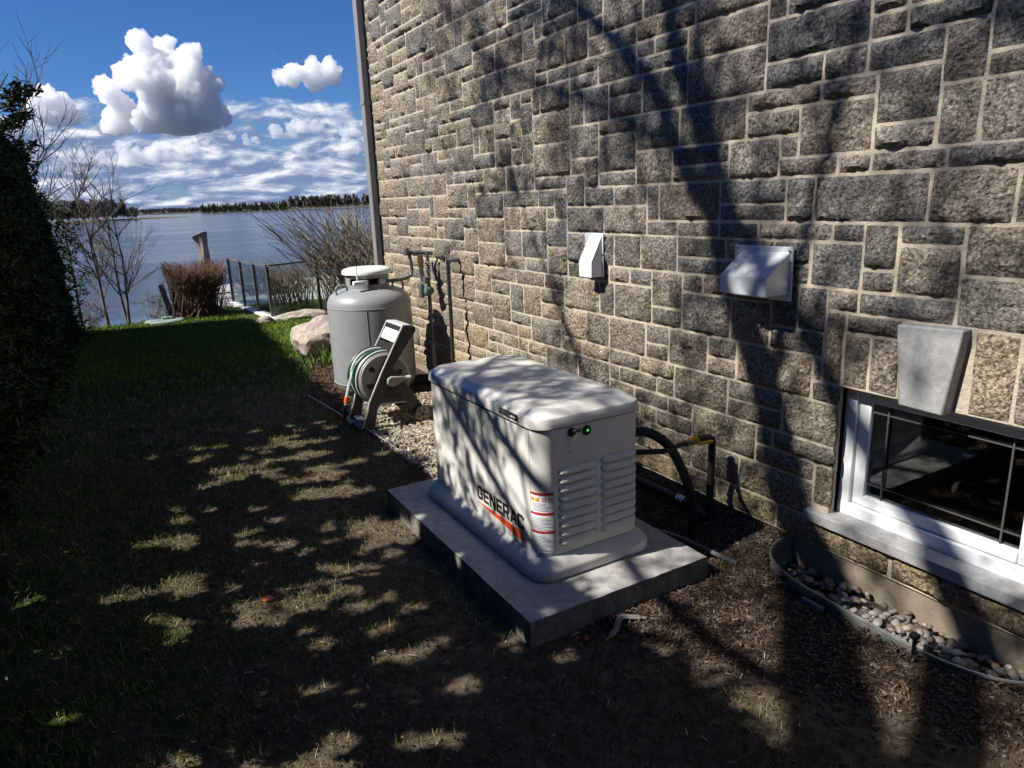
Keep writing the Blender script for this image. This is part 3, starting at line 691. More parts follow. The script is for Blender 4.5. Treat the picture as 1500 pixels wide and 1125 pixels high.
L(MB().tube([(1.10, .208, .376), (1.08, .206, .377), (1.05, .20, .38), (1.03, .195, .383)], [.016, .021, .021, .015], 10), gp, 'valve_body', 'brass', smooth=True)
L(MB().tube([(1.03, .195, .383), (.98, .175, .392)], [.013, .017], 8), gp, 'union_nut', 'pipe_grey', smooth=True)
L(MB().box(-.045, .045, -.005, .005, -.006, .010, Matrix.Translation((1.12, .178, .362)) @ Matrix.Rotation(-.15, 4, 'Z')), gp, 'valve_handle', 'valve_yellow', bevel=.003)
gh = thing('ground_pipe', 'black pipe lying on the ground along the foot of the wall', 'pipe', (1.15, .8, -.05))
L(MB().tube([(1.15, 1.7, -.035), (1.15, .6, -.03), (1.15, .30, -.025), (1.14, .17, -.05)], .022, 10), gh, 'pipe_run', 'black_plastic', smooth=True)
for yy in (.39, .37, .35): L(MB().lathe([(.026, -.006), (.027, 0), (.026, .006)], (1.15, yy, -.026), 12, 'y'), gh, 'clamp', 'steel')
sc2 = thing('corrugated_drain', 'thin grey corrugated tube poking out of the mulch beside the slab', 'tube', (.95, -.1, -.08))
L(corr([(.90, .28, -.10), (.90, .10, -.07), (.905, -.03, -.065), (.93, -.12, -.075), (.97, -.19, -.10)], .011, 8), sc2, 'tube_run', 'pipe_grey', smooth=True)

# ------------------------------------------------------------------ propane tank
tk = thing('propane_tank', 'upright grey propane tank with white cap by the house corner', 'tank', (.70, 4.0, -.18))
TX, TY = .70, 4.0
prof = [(.02, -.135), (.16, -.132), (.27, -.11), (.34, -.06), (.375, .01), (.38, .05), (.38, .705), (.376, .745), (.355, .79), (.315, .825), (.26, .85), (.19, .866), (.10, .872), (.01, .873)]
def T(p): return [(r, h) for r, h in p]
L(MB().lathe(prof, (TX, TY, 0), 64), tk, 'vessel', 'tank_paint', smooth=True, angle=60)
L(MB().lathe([(.379, .70), (.3825, .703), (.3825, .709), (.379, .712)], (TX, TY, 0), 64), tk, 'weld_band', 'tank_paint', smooth=True)
L(MB().lathe([(.379, .012), (.3825, .015), (.3825, .021), (.379, .024)], (TX, TY, 0), 64), tk, 'weld_band', 'tank_paint', smooth=True)
aS = math.radians(-113)
L(MB().tube([(TX + .381 * math.cos(aS), TY + .381 * math.sin(aS), .02), (TX + .381 * math.cos(aS), TY + .381 * math.sin(aS), .70)], .0028, 6), tk, 'seam_weld', 'tank_paint')
L(MB().lathe([(.24, -.19), (.26, -.185), (.26, -.10), (.24, -.095)], (TX, TY, 0), 40), tk, 'foot_ring', 'tank_white')
# collar: arcs with openings
def arcband(r, th, z0, z1, a0, a1, n=24):
    mb = MB(); vs = []
    for k in range(n + 1):
        a = a0 + (a1 - a0) * k / n
        for rr_, z in ((r, z0), (r, z1), (r - th, z1), (r - th, z0)): vs.append((TX + rr_ * math.cos(a), TY + rr_ * math.sin(a), z))
    fs = [(k * 4 + q, k * 4 + (q + 1) % 4, k * 4 + 4 + (q + 1) % 4, k * 4 + 4 + q) for k in range(n) for q in range(4)] + [(0, 1, 2, 3), (n * 4, n * 4 + 1, n * 4 + 2, n * 4 + 3)]
    return mb.add(vs, fs)
d2 = math.radians
L(arcband(.195, .006, .855, 1.0, d2(-75), d2(200)), tk, 'collar', 'tank_paint', smooth=True, angle=50)
L(arcband(.195, .006, .955, 1.0, d2(200), d2(285)), tk, 'collar', 'tank_paint', smooth=True, angle=50)
L(arcband(.195, .006, .855, .90, d2(200), d2(285)), tk, 'collar', 'tank_paint', smooth=True, angle=50)
L(MB().lathe([(.06, .87), (.06, .93), (.03, .95), (.03, .975)], (TX, TY, 0), 16), tk, 'valve', 'brass', smooth=True)
L(MB().lathe([(.10, .872), (.10, .90), (.05, .905)], (TX + .03, TY - .06, 0), 16), tk, 'gauge_boss', 'red_paint')
L(MB().lathe([(.205, .985), (.222, .990), (.224, 1.012), (.21, 1.03), (.17, 1.042), (.05, 1.048), (.005, 1.048)], (TX, TY, 0), 40), tk, 'cap', 'tank_white', smooth=True, angle=50)
L(MB().box(.50, .635, 3.775, 3.82, .905, .945), tk, 'gauge_sender', 'tank_white', bevel=.008)
L(MB().tube([(.54, 3.79, .945), (.54, 3.79, 1.075)], .006, 6), tk, 'antenna', 'tank_white')
for sx in (-1, 1):
    L(MB().tube(smooth_path([(TX + sx * .31, TY - .06, .82), (TX + sx * .315, TY - .06, .88), (TX + sx * .27, TY - .06, .905), (TX + sx * .22, TY - .06, .89), (TX + sx * .215, TY - .06, .85)], 5), .009, 7), tk, 'lifting_lug', 'tank_paint', smooth=True)
# supply pipe to the regulator on the wall
rg = thing('gas_regulator', 'grey gas regulator pipework on the wall beside the tank', 'regulator', (1.25, 3.9, 0))
L(MB().tube(smooth_path([(.80, 3.82, .92), (.93, 3.83, .92), (1.05, 3.86, .935), (1.085, 3.87, .98), (1.085, 3.88, 1.08), (1.085, 3.90, 1.135), (1.10, 3.91, 1.145), (1.22, 3.93, 1.145)], 6), .016, 8), rg, 'supply_pipe', 'pipe_grey', smooth=True)
L(MB().tube([(.74, 3.81, .92), (.80, 3.82, .92)], [.024, .022], 10), rg, 'union_nut', 'reel_light', smooth=True)
L(MB().tube([(1.06, 3.90, 1.15), (1.30, 3.86, 1.135)], .018, 8), rg, 'manifold', 'pipe_grey', smooth=True)
L(MB().lathe([(.028, -.03), (.03, 0), (.022, .035)], (1.06, 3.90, 1.155), 12), rg, 'inlet_tee', 'pipe_grey', smooth=True)
L(MB().tube([(1.22, 3.80, 1.15), (1.22, 3.80, .95), (1.21, 3.79, .70), (1.21, 3.78, .28)], [.018, .014, .02, .016], 8), rg, 'down_pipe', 'pipe_grey', smooth=True)
L(MB().tube([(1.21, 3.78, .30), (1.20, 3.74, -.2)], .022, 8), rg, 'sleeve', 'downspout', smooth=True)
L(MB().lathe([(.02, -.05), (.045, -.035), (.05, 0), (.045, .02), (.02, .05)], (1.20, 3.78, .80), 18, 'x'), rg, 'diaphragm', 'regulator_green', smooth=True)
L(MB().lathe([(.025, -.10), (.028, 0), (.02, .03)], (1.14, 3.80, .84), 12), rg, 'spring_housing', 'pipe_grey', smooth=True)
for z in (.98, 1.05, .60, .52): L(MB().lathe([(.024, -.012), (.027, 0), (.024, .012)], (1.215, 3.795, z), 10), rg, 'coupling', 'reel_light', smooth=True)
L(MB().box(1.12, 1.14, 3.78, 3.80, 1.02, 1.12), rg, 'brass_tag', 'brass')
L(MB().tube([(1.17, 3.83, 1.13), (1.165, 3.84, .98), (1.17, 3.83, .88)], [.02, .026, .02], 8), rg, 'second_stage', 'pipe_grey', smooth=True)
L(MB().box(1.16, 1.215, 3.75, 3.81, .87, .93), rg, 'valve_block', 'pipe_grey', bevel=.006)
L(MB().tube([(1.19, 3.86, .80), (1.23, 3.86, .80), (1.25, 3.86, .72)], .012, 6), rg, 'vent_elbow', 'pipe_grey', smooth=True)
# tap and hanging hose
tp = thing('garden_tap', 'outdoor tap on the stone wall with a black hose hanging down', 'tap', (1.3, 3.1, 1.1))
L(MB().tube([(WX, 3.32, 1.10), (1.25, 3.32, 1.10), (1.19, 3.32, 1.085)], [.018, .016, .02], 8), tp, 'spout', 'pipe_grey', smooth=True)
L(MB().lathe([(.03, -.006), (.034, 0), (.03, .006)], (1.17, 3.34, 1.12), 12, 'x'), tp, 'handle', 'black_plastic')
L(MB().tube(smooth_path([(1.20, 3.32, 1.08), (1.195, 3.31, .9), (1.185, 3.29, .55), (1.17, 3.27, .2), (1.15, 3.24, -.10)], 6), .018, 8), tp, 'hose', 'black_rubber', smooth=True)

# ------------------------------------------------------------------ hose reel
hr = thing('hose_reel_cart', 'grey hose reel cart with green hose standing in front of the tank', 'hose reel', (.42, 3.0, G0))
for yy, nm in ((2.85, 'side_frame'), (3.19, 'side_frame')):
    d = .03
    mb = MB()
    mb.prism([(.165, -.10), (.272, -.105), (.290, -.01), (.308, .055), (.345, .078), (.545, .060), (.588, -.06), (.70, -.055), (.69, .005), (.52, .285), (.47, .345), (.372, .347), (.245, .104), (.225, .03)], 'y', yy, yy + d)
    o = L(mb, hr, nm, 'reel_grey', bevel=.006)
    L(MB().prism([(.375, .335), (.452, .338), (.675, .622), (.672, .652), (.640, .668), (.568, .676)], 'y', yy + .002, yy + d - .002), hr, 'handle_arm', 'reel_grey', bevel=.006)
    # pale moulded edge strips
    L(MB().tube([(.166, yy - .002, -.098), (.224, yy - .002, .03), (.244, yy - .002, .106), (.372, yy - .002, .345), (.566, yy - .002, .674)], .006, 6), hr, 'edge_trim', 'reel_light', smooth=True)
    L(MB().tube([(.276, yy - .001, -.095), (.295, yy - .001, .0), (.312, yy - .001, .058), (.347, yy - .001, .083), (.545, yy - .001, .066)], .005, 6), hr, 'edge_trim', 'reel_light', smooth=True)
    L(MB().prism([(.365, .12), (.52, .105), (.50, .19), (.40, .20)], 'y', yy - .003, yy - .0005), hr, 'frame_opening', 'dark_line')
L(MB().prism([(.568, .678), (.640, .671), (.675, .655), (.672, .64), (.56, .66)], 'y', 2.878, 3.192), hr, 'handle_grip', 'reel_light', bevel=.006)
def slope(u0, u1, mt, nm, y0=2.885, y1=3.185, dz=0):
    A = Vector((.385, 0, .355)); Bv = Vector((.572, 0, .672)); p = A.lerp(Bv, u0); q = A.lerp(Bv, u1); nrm = Vector((-.86, 0, .51)) * .006
    L(MB().add([(p.x, y0, p.z + dz), (p.x, y1, p.z + dz), (q.x, y1, q.z + dz), (q.x, y0, q.z + dz)] + [(p.x - nrm.x * 2, y0, p.z - nrm.z * 2), (p.x - nrm.x * 2, y1, p.z - nrm.z * 2), (q.x - nrm.x * 2, y1, q.z - nrm.z * 2), (q.x - nrm.x * 2, y0, q.z - nrm.z * 2)],
      [(0, 1, 2, 3), (7, 6, 5, 4), (0, 4, 5, 1), (1, 5, 6, 2), (2, 6, 7, 3), (3, 7, 4, 0)]), hr, nm, mt)
slope(.60, .86, 'reel_light', 'label_plate'); slope(.06, .55, 'black_plastic', 'handle_panel'); slope(.88, .98, 'black_plastic', 'grip_recess')
DC = (.405, .262)
for yy in (2.905, 3.165):
    L(MB().lathe([(.03, -.004), (.19, -.006), (.205, -.010), (.212, 0), (.205, .010), (.19, .006), (.03, .004)], (DC[0], yy, DC[1]), 40, 'y'), hr, 'drum_disc', 'reel_tan', smooth=True)
    for k in range(6):
        a = k * PI / 3 + .3
        L(MB().prism([(DC[0] + r * math.cos(a + q), DC[1] + r * math.sin(a + q)) for r, q in ((.105, -.10), (.150, -.15), (.156, 0), (.150, .15), (.105, .10))], 'y', yy - .0105, yy - .0075), hr, 'disc_opening', 'dark_line')
    L(MB().tube([(DC[0] + .195 * math.cos(a), yy - .011, DC[1] + .195 * math.sin(a)) for a in [2 * PI * q / 40 for q in range(41)]], .0045, 6, cap=False), hr, 'disc_rib', 'reel_light', smooth=True)
for k in range(7):
    y = 2.932 + k * .034
    for lay, r in enumerate((.165, .192) if k % 2 else (.165, .192, .212)):
        pts = [(DC[0] + r * math.cos(a), y + .012 * math.sin(a * 2 + k) + lay * .01, DC[1] + r * math.sin(a)) for a in [2 * PI * q / 36 for q in range(37)]]
        L(MB().tube(pts, .0125, 7, cap=False), hr, 'hose_coil', 'hose_pale' if (lay + k) % 4 == 2 else 'hose_green', smooth=True)
cr = L(MB().prism([(.40, .28), (.43, .295), (.55, .28), (.555, .262), (.53, .245), (.45, .212), (.415, .215), (.395, .24)], 'y', 2.812, 2.84), hr, 'crank', 'reel_tan', bevel=.008)
L(MB().tube([(.55, 2.82, .272), (.585, 2.815, .268)], [.013, .016], 10), hr, 'crank_handle', 'reel_light', smooth=True)
L(MB().tube([(.405, 2.84, .262), (.405, 3.2, .262)], .02, 10), hr, 'axle', 'reel_grey')
for yy in (2.82, 3.225):
    wc = (.662, yy, -.048)
    w_ = L(MB().lathe([(.02, -.018), (.052, -.018), (.062, -.012), (.064, 0), (.062, .014), (.05, .018)], wc, 28, 'y'), hr, 'wheel', 'reel_tan', smooth=True, angle=50)
    L(MB().lathe([(.002, -.021), (.016, -.021), (.018, -.0185)], wc, 12, 'y'), hr, 'wheel_hub', 'reel_grey')
    for k in range(5):
        a = k * 2 * PI / 5
        L(MB().box(-.009, .009, -.0200, -.0185, .027, .045, Matrix.Translation(wc) @ Matrix.Rotation(a, 4, 'Y') @ Matrix.Rotation(.5, 4, 'Y') ), hr, 'wheel_slot', 'reel_grey')
L(MB().box(.17, .26, 2.88, 3.19, -.10, -.085), hr, 'foot_bar', 'reel_grey')
L(MB().prism([(.155, -.10), (.225, -.10), (.235, -.04), (.17, -.025)], 'y', 2.882, 3.03), hr, 'nozzle_tray', 'clear_plastic', bevel=.006)
L(MB().tube(smooth_path([(.25, 3.05, .40), (.18, 3.04, .28), (.13, 3.02, .16), (.10, 3.0, .05), (.105, 2.99, -.03), (.13, 2.98, -.07)], 6), .0125, 8), hr, 'hose_end', 'hose_pale', smooth=True)
L(MB().tube([(.122, 3.015, .14), (.110, 3.008, .095)], .018, 10), hr, 'hose_connector', 'orange', smooth=True)
L(MB().tube([(.110, 3.0, .08), (.09, 2.99, .0), (.06, 2.98, -.03)], [.018, .02, .012], 8), hr, 'spray_nozzle', 'black_plastic', smooth=True)
L(MB().tube([(.045, 2.98, .02), (.06, 2.98, -.01)], .012, 8), hr, 'nozzle_tip', 'orange', smooth=True)

# ------------------------------------------------------------------ downspout on the corner
ds = thing('downspout', 'tall grey rain downspout on the far corner of the stone wall', 'downspout', (1.27, 5.3, -.1))
L(MB().box(1.255, 1.325, 5.27, 5.375, -.1, 4.35), ds, 'pipe_run', 'downspout', bevel=.008)
for z in (.9, 2.6): L(MB().box(1.250, 1.34, 5.262, 5.383, z, z + .03), ds, 'strap', 'downspout')
L(MB().box(1.3255, 1.3385, 5.255, 5.37, -.1, 4.35), ds, 'shadow_strip', 'black_plastic')  # black strip standing in for the shaded gap between downspout and wall

# ------------------------------------------------------------------ boulder and bed near the tank
def rock(name, label, loc, sc_, seed, cat='rock', group=None, sub_=4):
    bm = bmesh.new(); bmesh.ops.create_icosphere(bm, subdivisions=sub_, radius=1)
    for v in bm.verts:
        c = v.co.copy(); n = noise.noise(c * .9 + Vector((seed, 0, 0))) * .38 + noise.noise(c * 2.3 + Vector((seed, 4, 0))) * .16 + noise.noise(c * 6 + Vector((seed, 4, 7))) * .05
        v.co = c * (1 + n); v.co.z = max(v.co.z, -.55)
        v.co = Vector((v.co.x * sc_[0], v.co.y * sc_[1], v.co.z * sc_[2]))
    me = bpy.data.meshes.new(name); bm.to_mesh(me); bm.free()
    o = link(name, me, 'boulder', smooth=True, angle=35); o.location = loc; tag(o, label, cat, group); return o
rock('boulder', 'large pinkish boulder on the lawn edge behind the tank', (.86, 6.15, .06), (.42, .40, .26), 3.3)
rock('flat_stone', 'long flat pale stone bordering the terrace shrubs', (1.25, 9.15, -.10), (.40, .20, .10), 8.1)
rock('flat_stone', 'small dark rounded stone at the end of the terrace border', (.66, 8.95, -.12), (.16, .12, .10), 5.2)
ir = thing('iris_clump', 'clump of fresh green iris leaves beside the boulder', 'plant', (.62, 5.35, G0))
for k in range(46):
    a = rnd.uniform(0, 6.3); r = rnd.uniform(0, .26); bx, by = .62 + r * math.cos(a) * 1.1, 5.35 + r * math.sin(a)
    h = rnd.uniform(.12, .27); lean = Vector((rnd.uniform(-.5, .5), rnd.uniform(-.5, .5), 0)) * h; wd = rnd.uniform(.008, .014); aa = rnd.uniform(0, 3.14); wv_ = Vector((math.cos(aa), math.sin(aa), 0)) * wd
    b0 = Vector((bx, by, G0 - .01)); m_ = b0 + lean * .35 + Vector((0, 0, h * .6)); e_ = b0 + lean + Vector((0, 0, h))
    mb = MB().add([b0 - wv_, b0 + wv_, m_ + wv_, m_ - wv_, e_], [(0, 1, 2, 3), (3, 2, 4)])
    f = rnd.uniform(.7, 1.3); L(mb, ir, 'leaf', 'iris', tint=(.12 * f, .20 * f, .035 * f, 1))
ed = thing('bed_edging', 'thin pale wire edging between the lawn and the gravel bed', 'edging', (.12, 3.4, G0))
L(MB().tube(smooth_path([(.24, 2.25, -.10), (.205, 2.7, -.085), (.14, 3.4, -.085), (.085, 4.15, -.09)], 6), .005, 6), ed, 'wire', 'reel_light')
# loose gravel at the reel, mulch chips, debris
def scatter_boxes(n, fx, sz, cols, name, mt, label=None, cat=None):
    V_, F_, T_ = [], [], []
    for k in range(n):
        x, y, z = fx()
        if x is None: continue
        l, w_, h = sz(); c_ = rnd.choice(cols); f = rnd.uniform(.7, 1.25)
        mt_ = Matrix.Translation((x, y, z)) @ Matrix.Rotation(rnd.uniform(0, 6.3), 4, 'Z') @ Matrix.Rotation(rnd.gauss(0, .3), 4, 'X') @ Matrix.Rotation(rnd.gauss(0, .28), 4, 'Y')
        o = len(V_)
        for p in ((-l, -w_ * .6, -h), (l * .9, -w_, -h), (l, w_ * .5, -h), (-l * .8, w_, -h), (-l * .9, -w_ * .5, h), (l * .8, -w_ * .7, h), (l * .9, w_ * .4, h), (-l * .7, w_ * .8, h)):
            V_.append(tuple(mt_ @ Vector(p))); T_.append((c_[0] * f, c_[1] * f, c_[2] * f, 1))
        F_ += [tuple(q + o for q in g_) for g_ in ((4, 5, 6, 7), (0, 1, 5, 4), (1, 2, 6, 5), (2, 3, 7, 6), (3, 0, 4, 7))]
    me = bpy.data.meshes.new(name); me.from_pydata(V_, [], F_); me.update()
    return tag(link(name, me, mt, tint=T_), label, cat, kind='stuff')
def gpos():
    x, y = rnd.uniform(.2, 1.3), rnd.uniform(1.45, 3.6)
    if x < .22 + .05 * noise.noise((y * 3, 0, 0)): return None, 0, 0
    return x, y, gz(x, y) + .008
scatter_boxes(5200, gpos, lambda: (rnd.uniform(.008, .018), rnd.uniform(.007, .014), rnd.uniform(.004, .009)), [(.36, .31, .23), (.30, .25, .18), (.44, .40, .33), (.22, .18, .14), (.28, .25, .22), (.40, .33, .22)], 'gravel', 'pebble', 'tan gravel around the hose reel cart', 'gravel')
def inpad(x, y): return PADX0 - .01 < x < PADX1 + .01 and PADY0 - .01 < y < PADY1 + .01
def mpos():
    x, y = rnd.uniform(-.05, 1.36), rnd.uniform(-1.75, 1.5)
    ex = .10 if y > -.2 else .10 - .55 * (y + .2)
    if inpad(x, y) or in_well(x, y) or x < ex + rnd.gauss(0, .10): return None, 0, 0
    return x, y, gz(x, y) + .004
BR_ = [(.075, .050, .036), (.052, .035, .026), (.11, .075, .053), (.038, .026, .02), (.09, .06, .042), (.17, .13, .09), (.06, .04, .028), (.12, .085, .06)]
scatter_boxes(26000, mpos, lambda: (rnd.uniform(.004, .015) * (1.8 if rnd.random() < .12 else 1), rnd.uniform(.0018, .0055), rnd.uniform(.001, .003)), BR_, 'bark_mulch', 'chip', 'brown shredded bark mulch below the wall', 'mulch')
def mpos2():
    x, y = rnd.uniform(.1, 1.3), rnd.uniform(3.3, 6.2)
    if x < .09 + .42 * max(0, y - 4.2) / 1.4 + .05: return None, 0, 0
    return x, y, gz(x, y) + .004
scatter_boxes(4500, mpos2, lambda: (rnd.uniform(.012, .035), rnd.uniform(.004, .01), rnd.uniform(.002, .005)), BR_, 'bed_mulch', 'chip', 'dark bark mulch in the bed round the tank', 'mulch')
def dpos():
    x, y = rnd.uniform(-1.9, 1.0), rnd.uniform(-1.6, 3.5)
    if inpad(x, y) or in_well(x, y): return None, 0, 0
    return x, y, gz(x, y) + .012
scatter_boxes(520, dpos, lambda: (rnd.uniform(.004, .018), rnd.uniform(.0012, .0035), rnd.uniform(.0006, .0015)), [(.42, .34, .24), (.33, .26, .18), (.5, .43, .33), (.25, .19, .13)], 'dead_leaf_litter', 'chip', 'pale dry twigs and leaf scraps strewn over the lawn', 'litter')
scatter_boxes(9000, dpos, lambda: (rnd.uniform(.002, .008), rnd.uniform(.0015, .005), rnd.uniform(.001, .004)), [(.10, .075, .052), (.07, .052, .038), (.16, .12, .085), (.22, .175, .12), (.05, .036, .026)], 'soil_crumbs', 'chip', 'loose brown crumbs of soil and dry bits between the grass', 'soil')
tube_ = lambda p, r: smooth_path(p, 5)
lf = thing('fallen_husk', 'curled pale dry husk lying in front of the concrete slab', 'husk', (.25, -.30, G0))
L(MB().tube(smooth_path([(.10, -.33, -.10), (.16, -.315, -.085), (.22, -.27, -.075), (.28, -.28, -.088), (.33, -.30, -.098)], 5), [.004] * 3 + [.012] * 15 + [.006] * 3, 5), lf, 'curl', 'cover_cloth')
rd = MB().lathe([(.002, -.012), (.012, -.006), (.013, .004), (.004, .011)], (.035, -.285, -.095), 8); tag(rd.build('red_berry', 'label_red'), 'small dark red scrap on the soil by the slab', 'berry')
ol = MB().box(-.02, .02, -.012, .012, -.001, .001, Matrix.Translation((-.98, .72, -.085)) @ Matrix.Rotation(.5, 4, 'Z')); tag(ol.build('orange_leaf', 'orange'), 'small orange fallen leaf on the shaded lawn', 'leaf')

# ------------------------------------------------------------------ grass
def grass_blades(n, x0, x1, y0, y1, hmin, hmax, wd, keep, name, label):
    X = nrs.uniform(x0, x1, n * 2); Y = nrs.uniform(y0, y1, n * 2)
    ok = [k for k in range(n * 2) if keep(X[k], Y[k])][:n]
    V_, F_, T_ = [], [], []
    for k in ok:
        x, y = X[k], Y[k]; z = gz(x, y) - .006; h = rnd.uniform(hmin, hmax); a = rnd.uniform(0, 6.283); lx, ly = rnd.gauss(0, .55) * h, rnd.gauss(0, .55) * h
        dx, dy = math.cos(a) * wd, math.sin(a) * wd; o = len(V_)
        V_ += [(x - dx, y - dy, z), (x + dx, y + dy, z), (x + lx * .45 + dx * .7, y + ly * .45 + dy * .7, z + h * .62), (x + lx * .45 - dx * .7, y + ly * .45 - dy * .7, z + h * .62), (x + lx, y + ly, z + h)]
        F_ += [(o, o + 1, o + 2, o + 3), (o + 3, o + 2, o + 4)]
        u_ = rnd.random(); f = rnd.uniform(.65, 1.35)
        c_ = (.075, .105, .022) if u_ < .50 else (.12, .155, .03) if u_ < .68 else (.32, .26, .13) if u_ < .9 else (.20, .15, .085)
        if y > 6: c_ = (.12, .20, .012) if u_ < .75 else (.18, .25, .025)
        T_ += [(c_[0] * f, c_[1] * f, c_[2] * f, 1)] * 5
    me = bpy.data.meshes.new(name); me.from_pydata(V_, [], F_); me.update()
    return tag(link(name, me, 'blade', tint=T_), label, 'grass', kind='stuff')
def keep_near(x, y):
    if inpad(x, y) or in_well(x, y): return False
    ex = (.10 if y > -.2 else .10 - .55 * (y + .2)) if y < 1.9 else (.17)
    if x > ex: return rnd.random() < .04 and y < 0
    d = .62 - .42 * sst(-1.5, -.4, x) * (1 - sst(1.5, 4.5, y)) - .1 * sst(0, -.5, y)
    d += .55 * noise.noise((x * 2.1, y * 2.1, 7)) + .3 * noise.noise((x * 6, y * 6, 3))
    return rnd.random() < d + .14
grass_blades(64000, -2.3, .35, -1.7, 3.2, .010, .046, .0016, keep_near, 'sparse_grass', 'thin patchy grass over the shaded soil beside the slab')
def keep_far(x, y):
    if y > bank(x) + .4: return False
    if y < 6.6 and x > (.15 if y < 4.2 else .09 + .42 * (y - 4.2) / 1.4): return False
    if x > 1.3 and y < 5.4: return False
    if .55 < x and y > 9.0 + .2 * (x - .55): return False
    return rnd.random() < .55 + .5 * sst(4, 6.5, y)
grass_blades(42000, -2.4, 2.2, 3.2, 12.2, .025, .060, .0035, keep_far, 'lawn_grass', 'bright green lawn sloping to the lake shore')

# ------------------------------------------------------------------ cedar hedge (one row of clipped cedars)
HT = 3.30
def hedge_prof(z):
    # half-plane x of the lawn-side face at height z
    u = z / HT; return -1.90 - .10 * u - .85 * max(0, u) ** 1.7
def leafcloud(pts, size, cols, rs, flat=None):
    n = len(pts); P = np.array(pts); V_ = np.zeros((n * 4, 3)); 
    d = rs.normal(size=(n, 3)); d[:, 2] *= .6; d /= np.linalg.norm(d, axis=1)[:, None] + 1e-9
    e = np.cross(d, rs.normal(size=(n, 3))); e /= np.linalg.norm(e, axis=1)[:, None] + 1e-9
    s = size * rs.uniform(.6, 1.5, n)[:, None]
    V_[0::4] = P - d * s - e * s * .22; V_[1::4] = P - d * s * .2 + e * s * .30; V_[2::4] = P + d * s; V_[3::4] = P + d * s * .2 - e * s * .32
    C_ = np.array(cols)[rs.randint(0, len(cols), n)] * rs.uniform(.6, 1.4, n)[:, None]
    T_ = np.repeat(np.c_[C_, np.ones(n)], 4, axis=0)
    F_ = np.arange(n * 4).reshape(n, 4)
    return V_, F_, T_
CED = [(.030, .045, .014), (.022, .034, .010), (.045, .058, .018), (.060, .060, .022)]
hy_ = -3.6; idx = 0
# gaps in the hedge that let spots of sun through to the lawn: (lawn x, y, radius)
GAPS = []
gr_ = random.Random(21)
for k in range(95):
    gx0 = gr_.gauss(-.75, .42); gy0 = gr_.uniform(-1.1, 3.4) 
    GAPS.append((gx0, gy0, gr_.uniform(.010, .034)))
for k in range(14):
    c0 = (gr_.uniform(-1.3, -.2), gr_.uniform(-.9, 3.0))
    for q in range(9): GAPS.append((c0[0] + gr_.gauss(0, .10), c0[1] + gr_.gauss(0, .07), gr_.uniform(.010, .042)))
GA = np.array(GAPS)
hedge_rs = np.random.RandomState(5)
while hy_ < 9.6:
    Lh = .85; y0 = hy_; idx += 1
    last = hy_ + Lh > 9.4
    tr = thing('cedar_bush', 'dense dark green clipped cedar in the tall hedge along the lawn' if not last else 'last dark cedar at the lake end of the tall hedge', 'hedge', (-2.6, y0 + Lh / 2, G0), None if last else 'cedars of the hedge')
    near = 1.5 < y0 < 10
    n = 38000 if near else 17000
    yy = hedge_rs.uniform(y0 - .12, y0 + Lh + .12, n); topv = 3.38 + .04 * math.sin(idx * 2.1) + .03 * hedge_rs.normal() - .20 * math.exp(-((y0 + .4 - 6.0) / 1.3) ** 2)
    zz_ = hedge_rs.uniform(0, 1, n) ** .9 * topv
    xb = -2.12 + .047 * np.clip(yy - 2.5, 0, 6.8); face = xb - np.interp(zz_, [0, 1, 1.57, 2.48, 2.73, 3.1, 3.4], [0, .07, .16, .23, .40, .65, .85])
    back = xb - 1.75 + np.interp(zz_, [0, 2.5, 3.4], [0, .15, .6])
    sel = hedge_rs.uniform(0, 1, n)
    dep = np.abs(hedge_rs.normal(0, .10, n))
    bump_ = np.array([noise.noise((a * 2.2, b_ * 2.2, 1.0)) * .10 + noise.noise((a * 6, b_ * 6, 2.0)) * .05 for a, b_ in zip(yy, zz_)])
    dep = np.where(hedge_rs.uniform(0, 1, n) < .05, -hedge_rs.uniform(0, .13, n), dep)
    xx = np.where(sel < .62, face + bump_ - dep, np.where(sel < .82, back + bump_ + dep, face + (back - face) * hedge_rs.uniform(0, 1, n)))
    # rounded top
    tz = zz_ > topv - .25
    xx = np.where(tz, (face + back) / 2 + (xx - (face + back) / 2) * np.sqrt(np.clip(1 - ((zz_ - topv + .25) / .27) ** 2, .02, 1)), xx)
    if last:
        cyl = np.clip((yy - (y0 + Lh * .35)) / (Lh * .75), 0, 1); xx = (face + back) / 2 + (xx - (face + back) / 2) * np.sqrt(np.clip(1 - cyl ** 2, .03, 1))
    P = np.c_[xx, yy, zz_ + G0 - .02]
    # drop sprigs standing in the sun gaps
    tt = (P[:, 2] - G0) / 1.04; lx = P[:, 0] + tt; ly = P[:, 1] - SY * tt
    keepm = np.ones(n, bool)
    for g_ in GA:
        if g_[1] < y0 - 1 or g_[1] > y0 + Lh + 1: continue
        keepm &= ((lx - g_[0]) ** 2 * .55 + (ly - g_[1]) ** 2) > (g_[2] + .028) ** 2
    P = P[keepm]
    V_, F_, T_ = leafcloud(P, .033 if near else .047, CED, hedge_rs)
    me = bpy.data.meshes.new('foliage'); me.from_pydata((V_ - np.array(tr.location)).tolist(), [], F_.tolist()); me.update()
    link('foliage', me, 'leaf', tr, tint=T_)
    L(MB().tube([(-2.65, y0 + Lh / 2, G0 - .05), (-2.68, y0 + Lh / 2 + .03, 1.2), (-2.7, y0 + Lh / 2, 2.5)], [.05, .035, .012], 7), tr, 'trunk', 'bark', smooth=True)
    hy_ += Lh
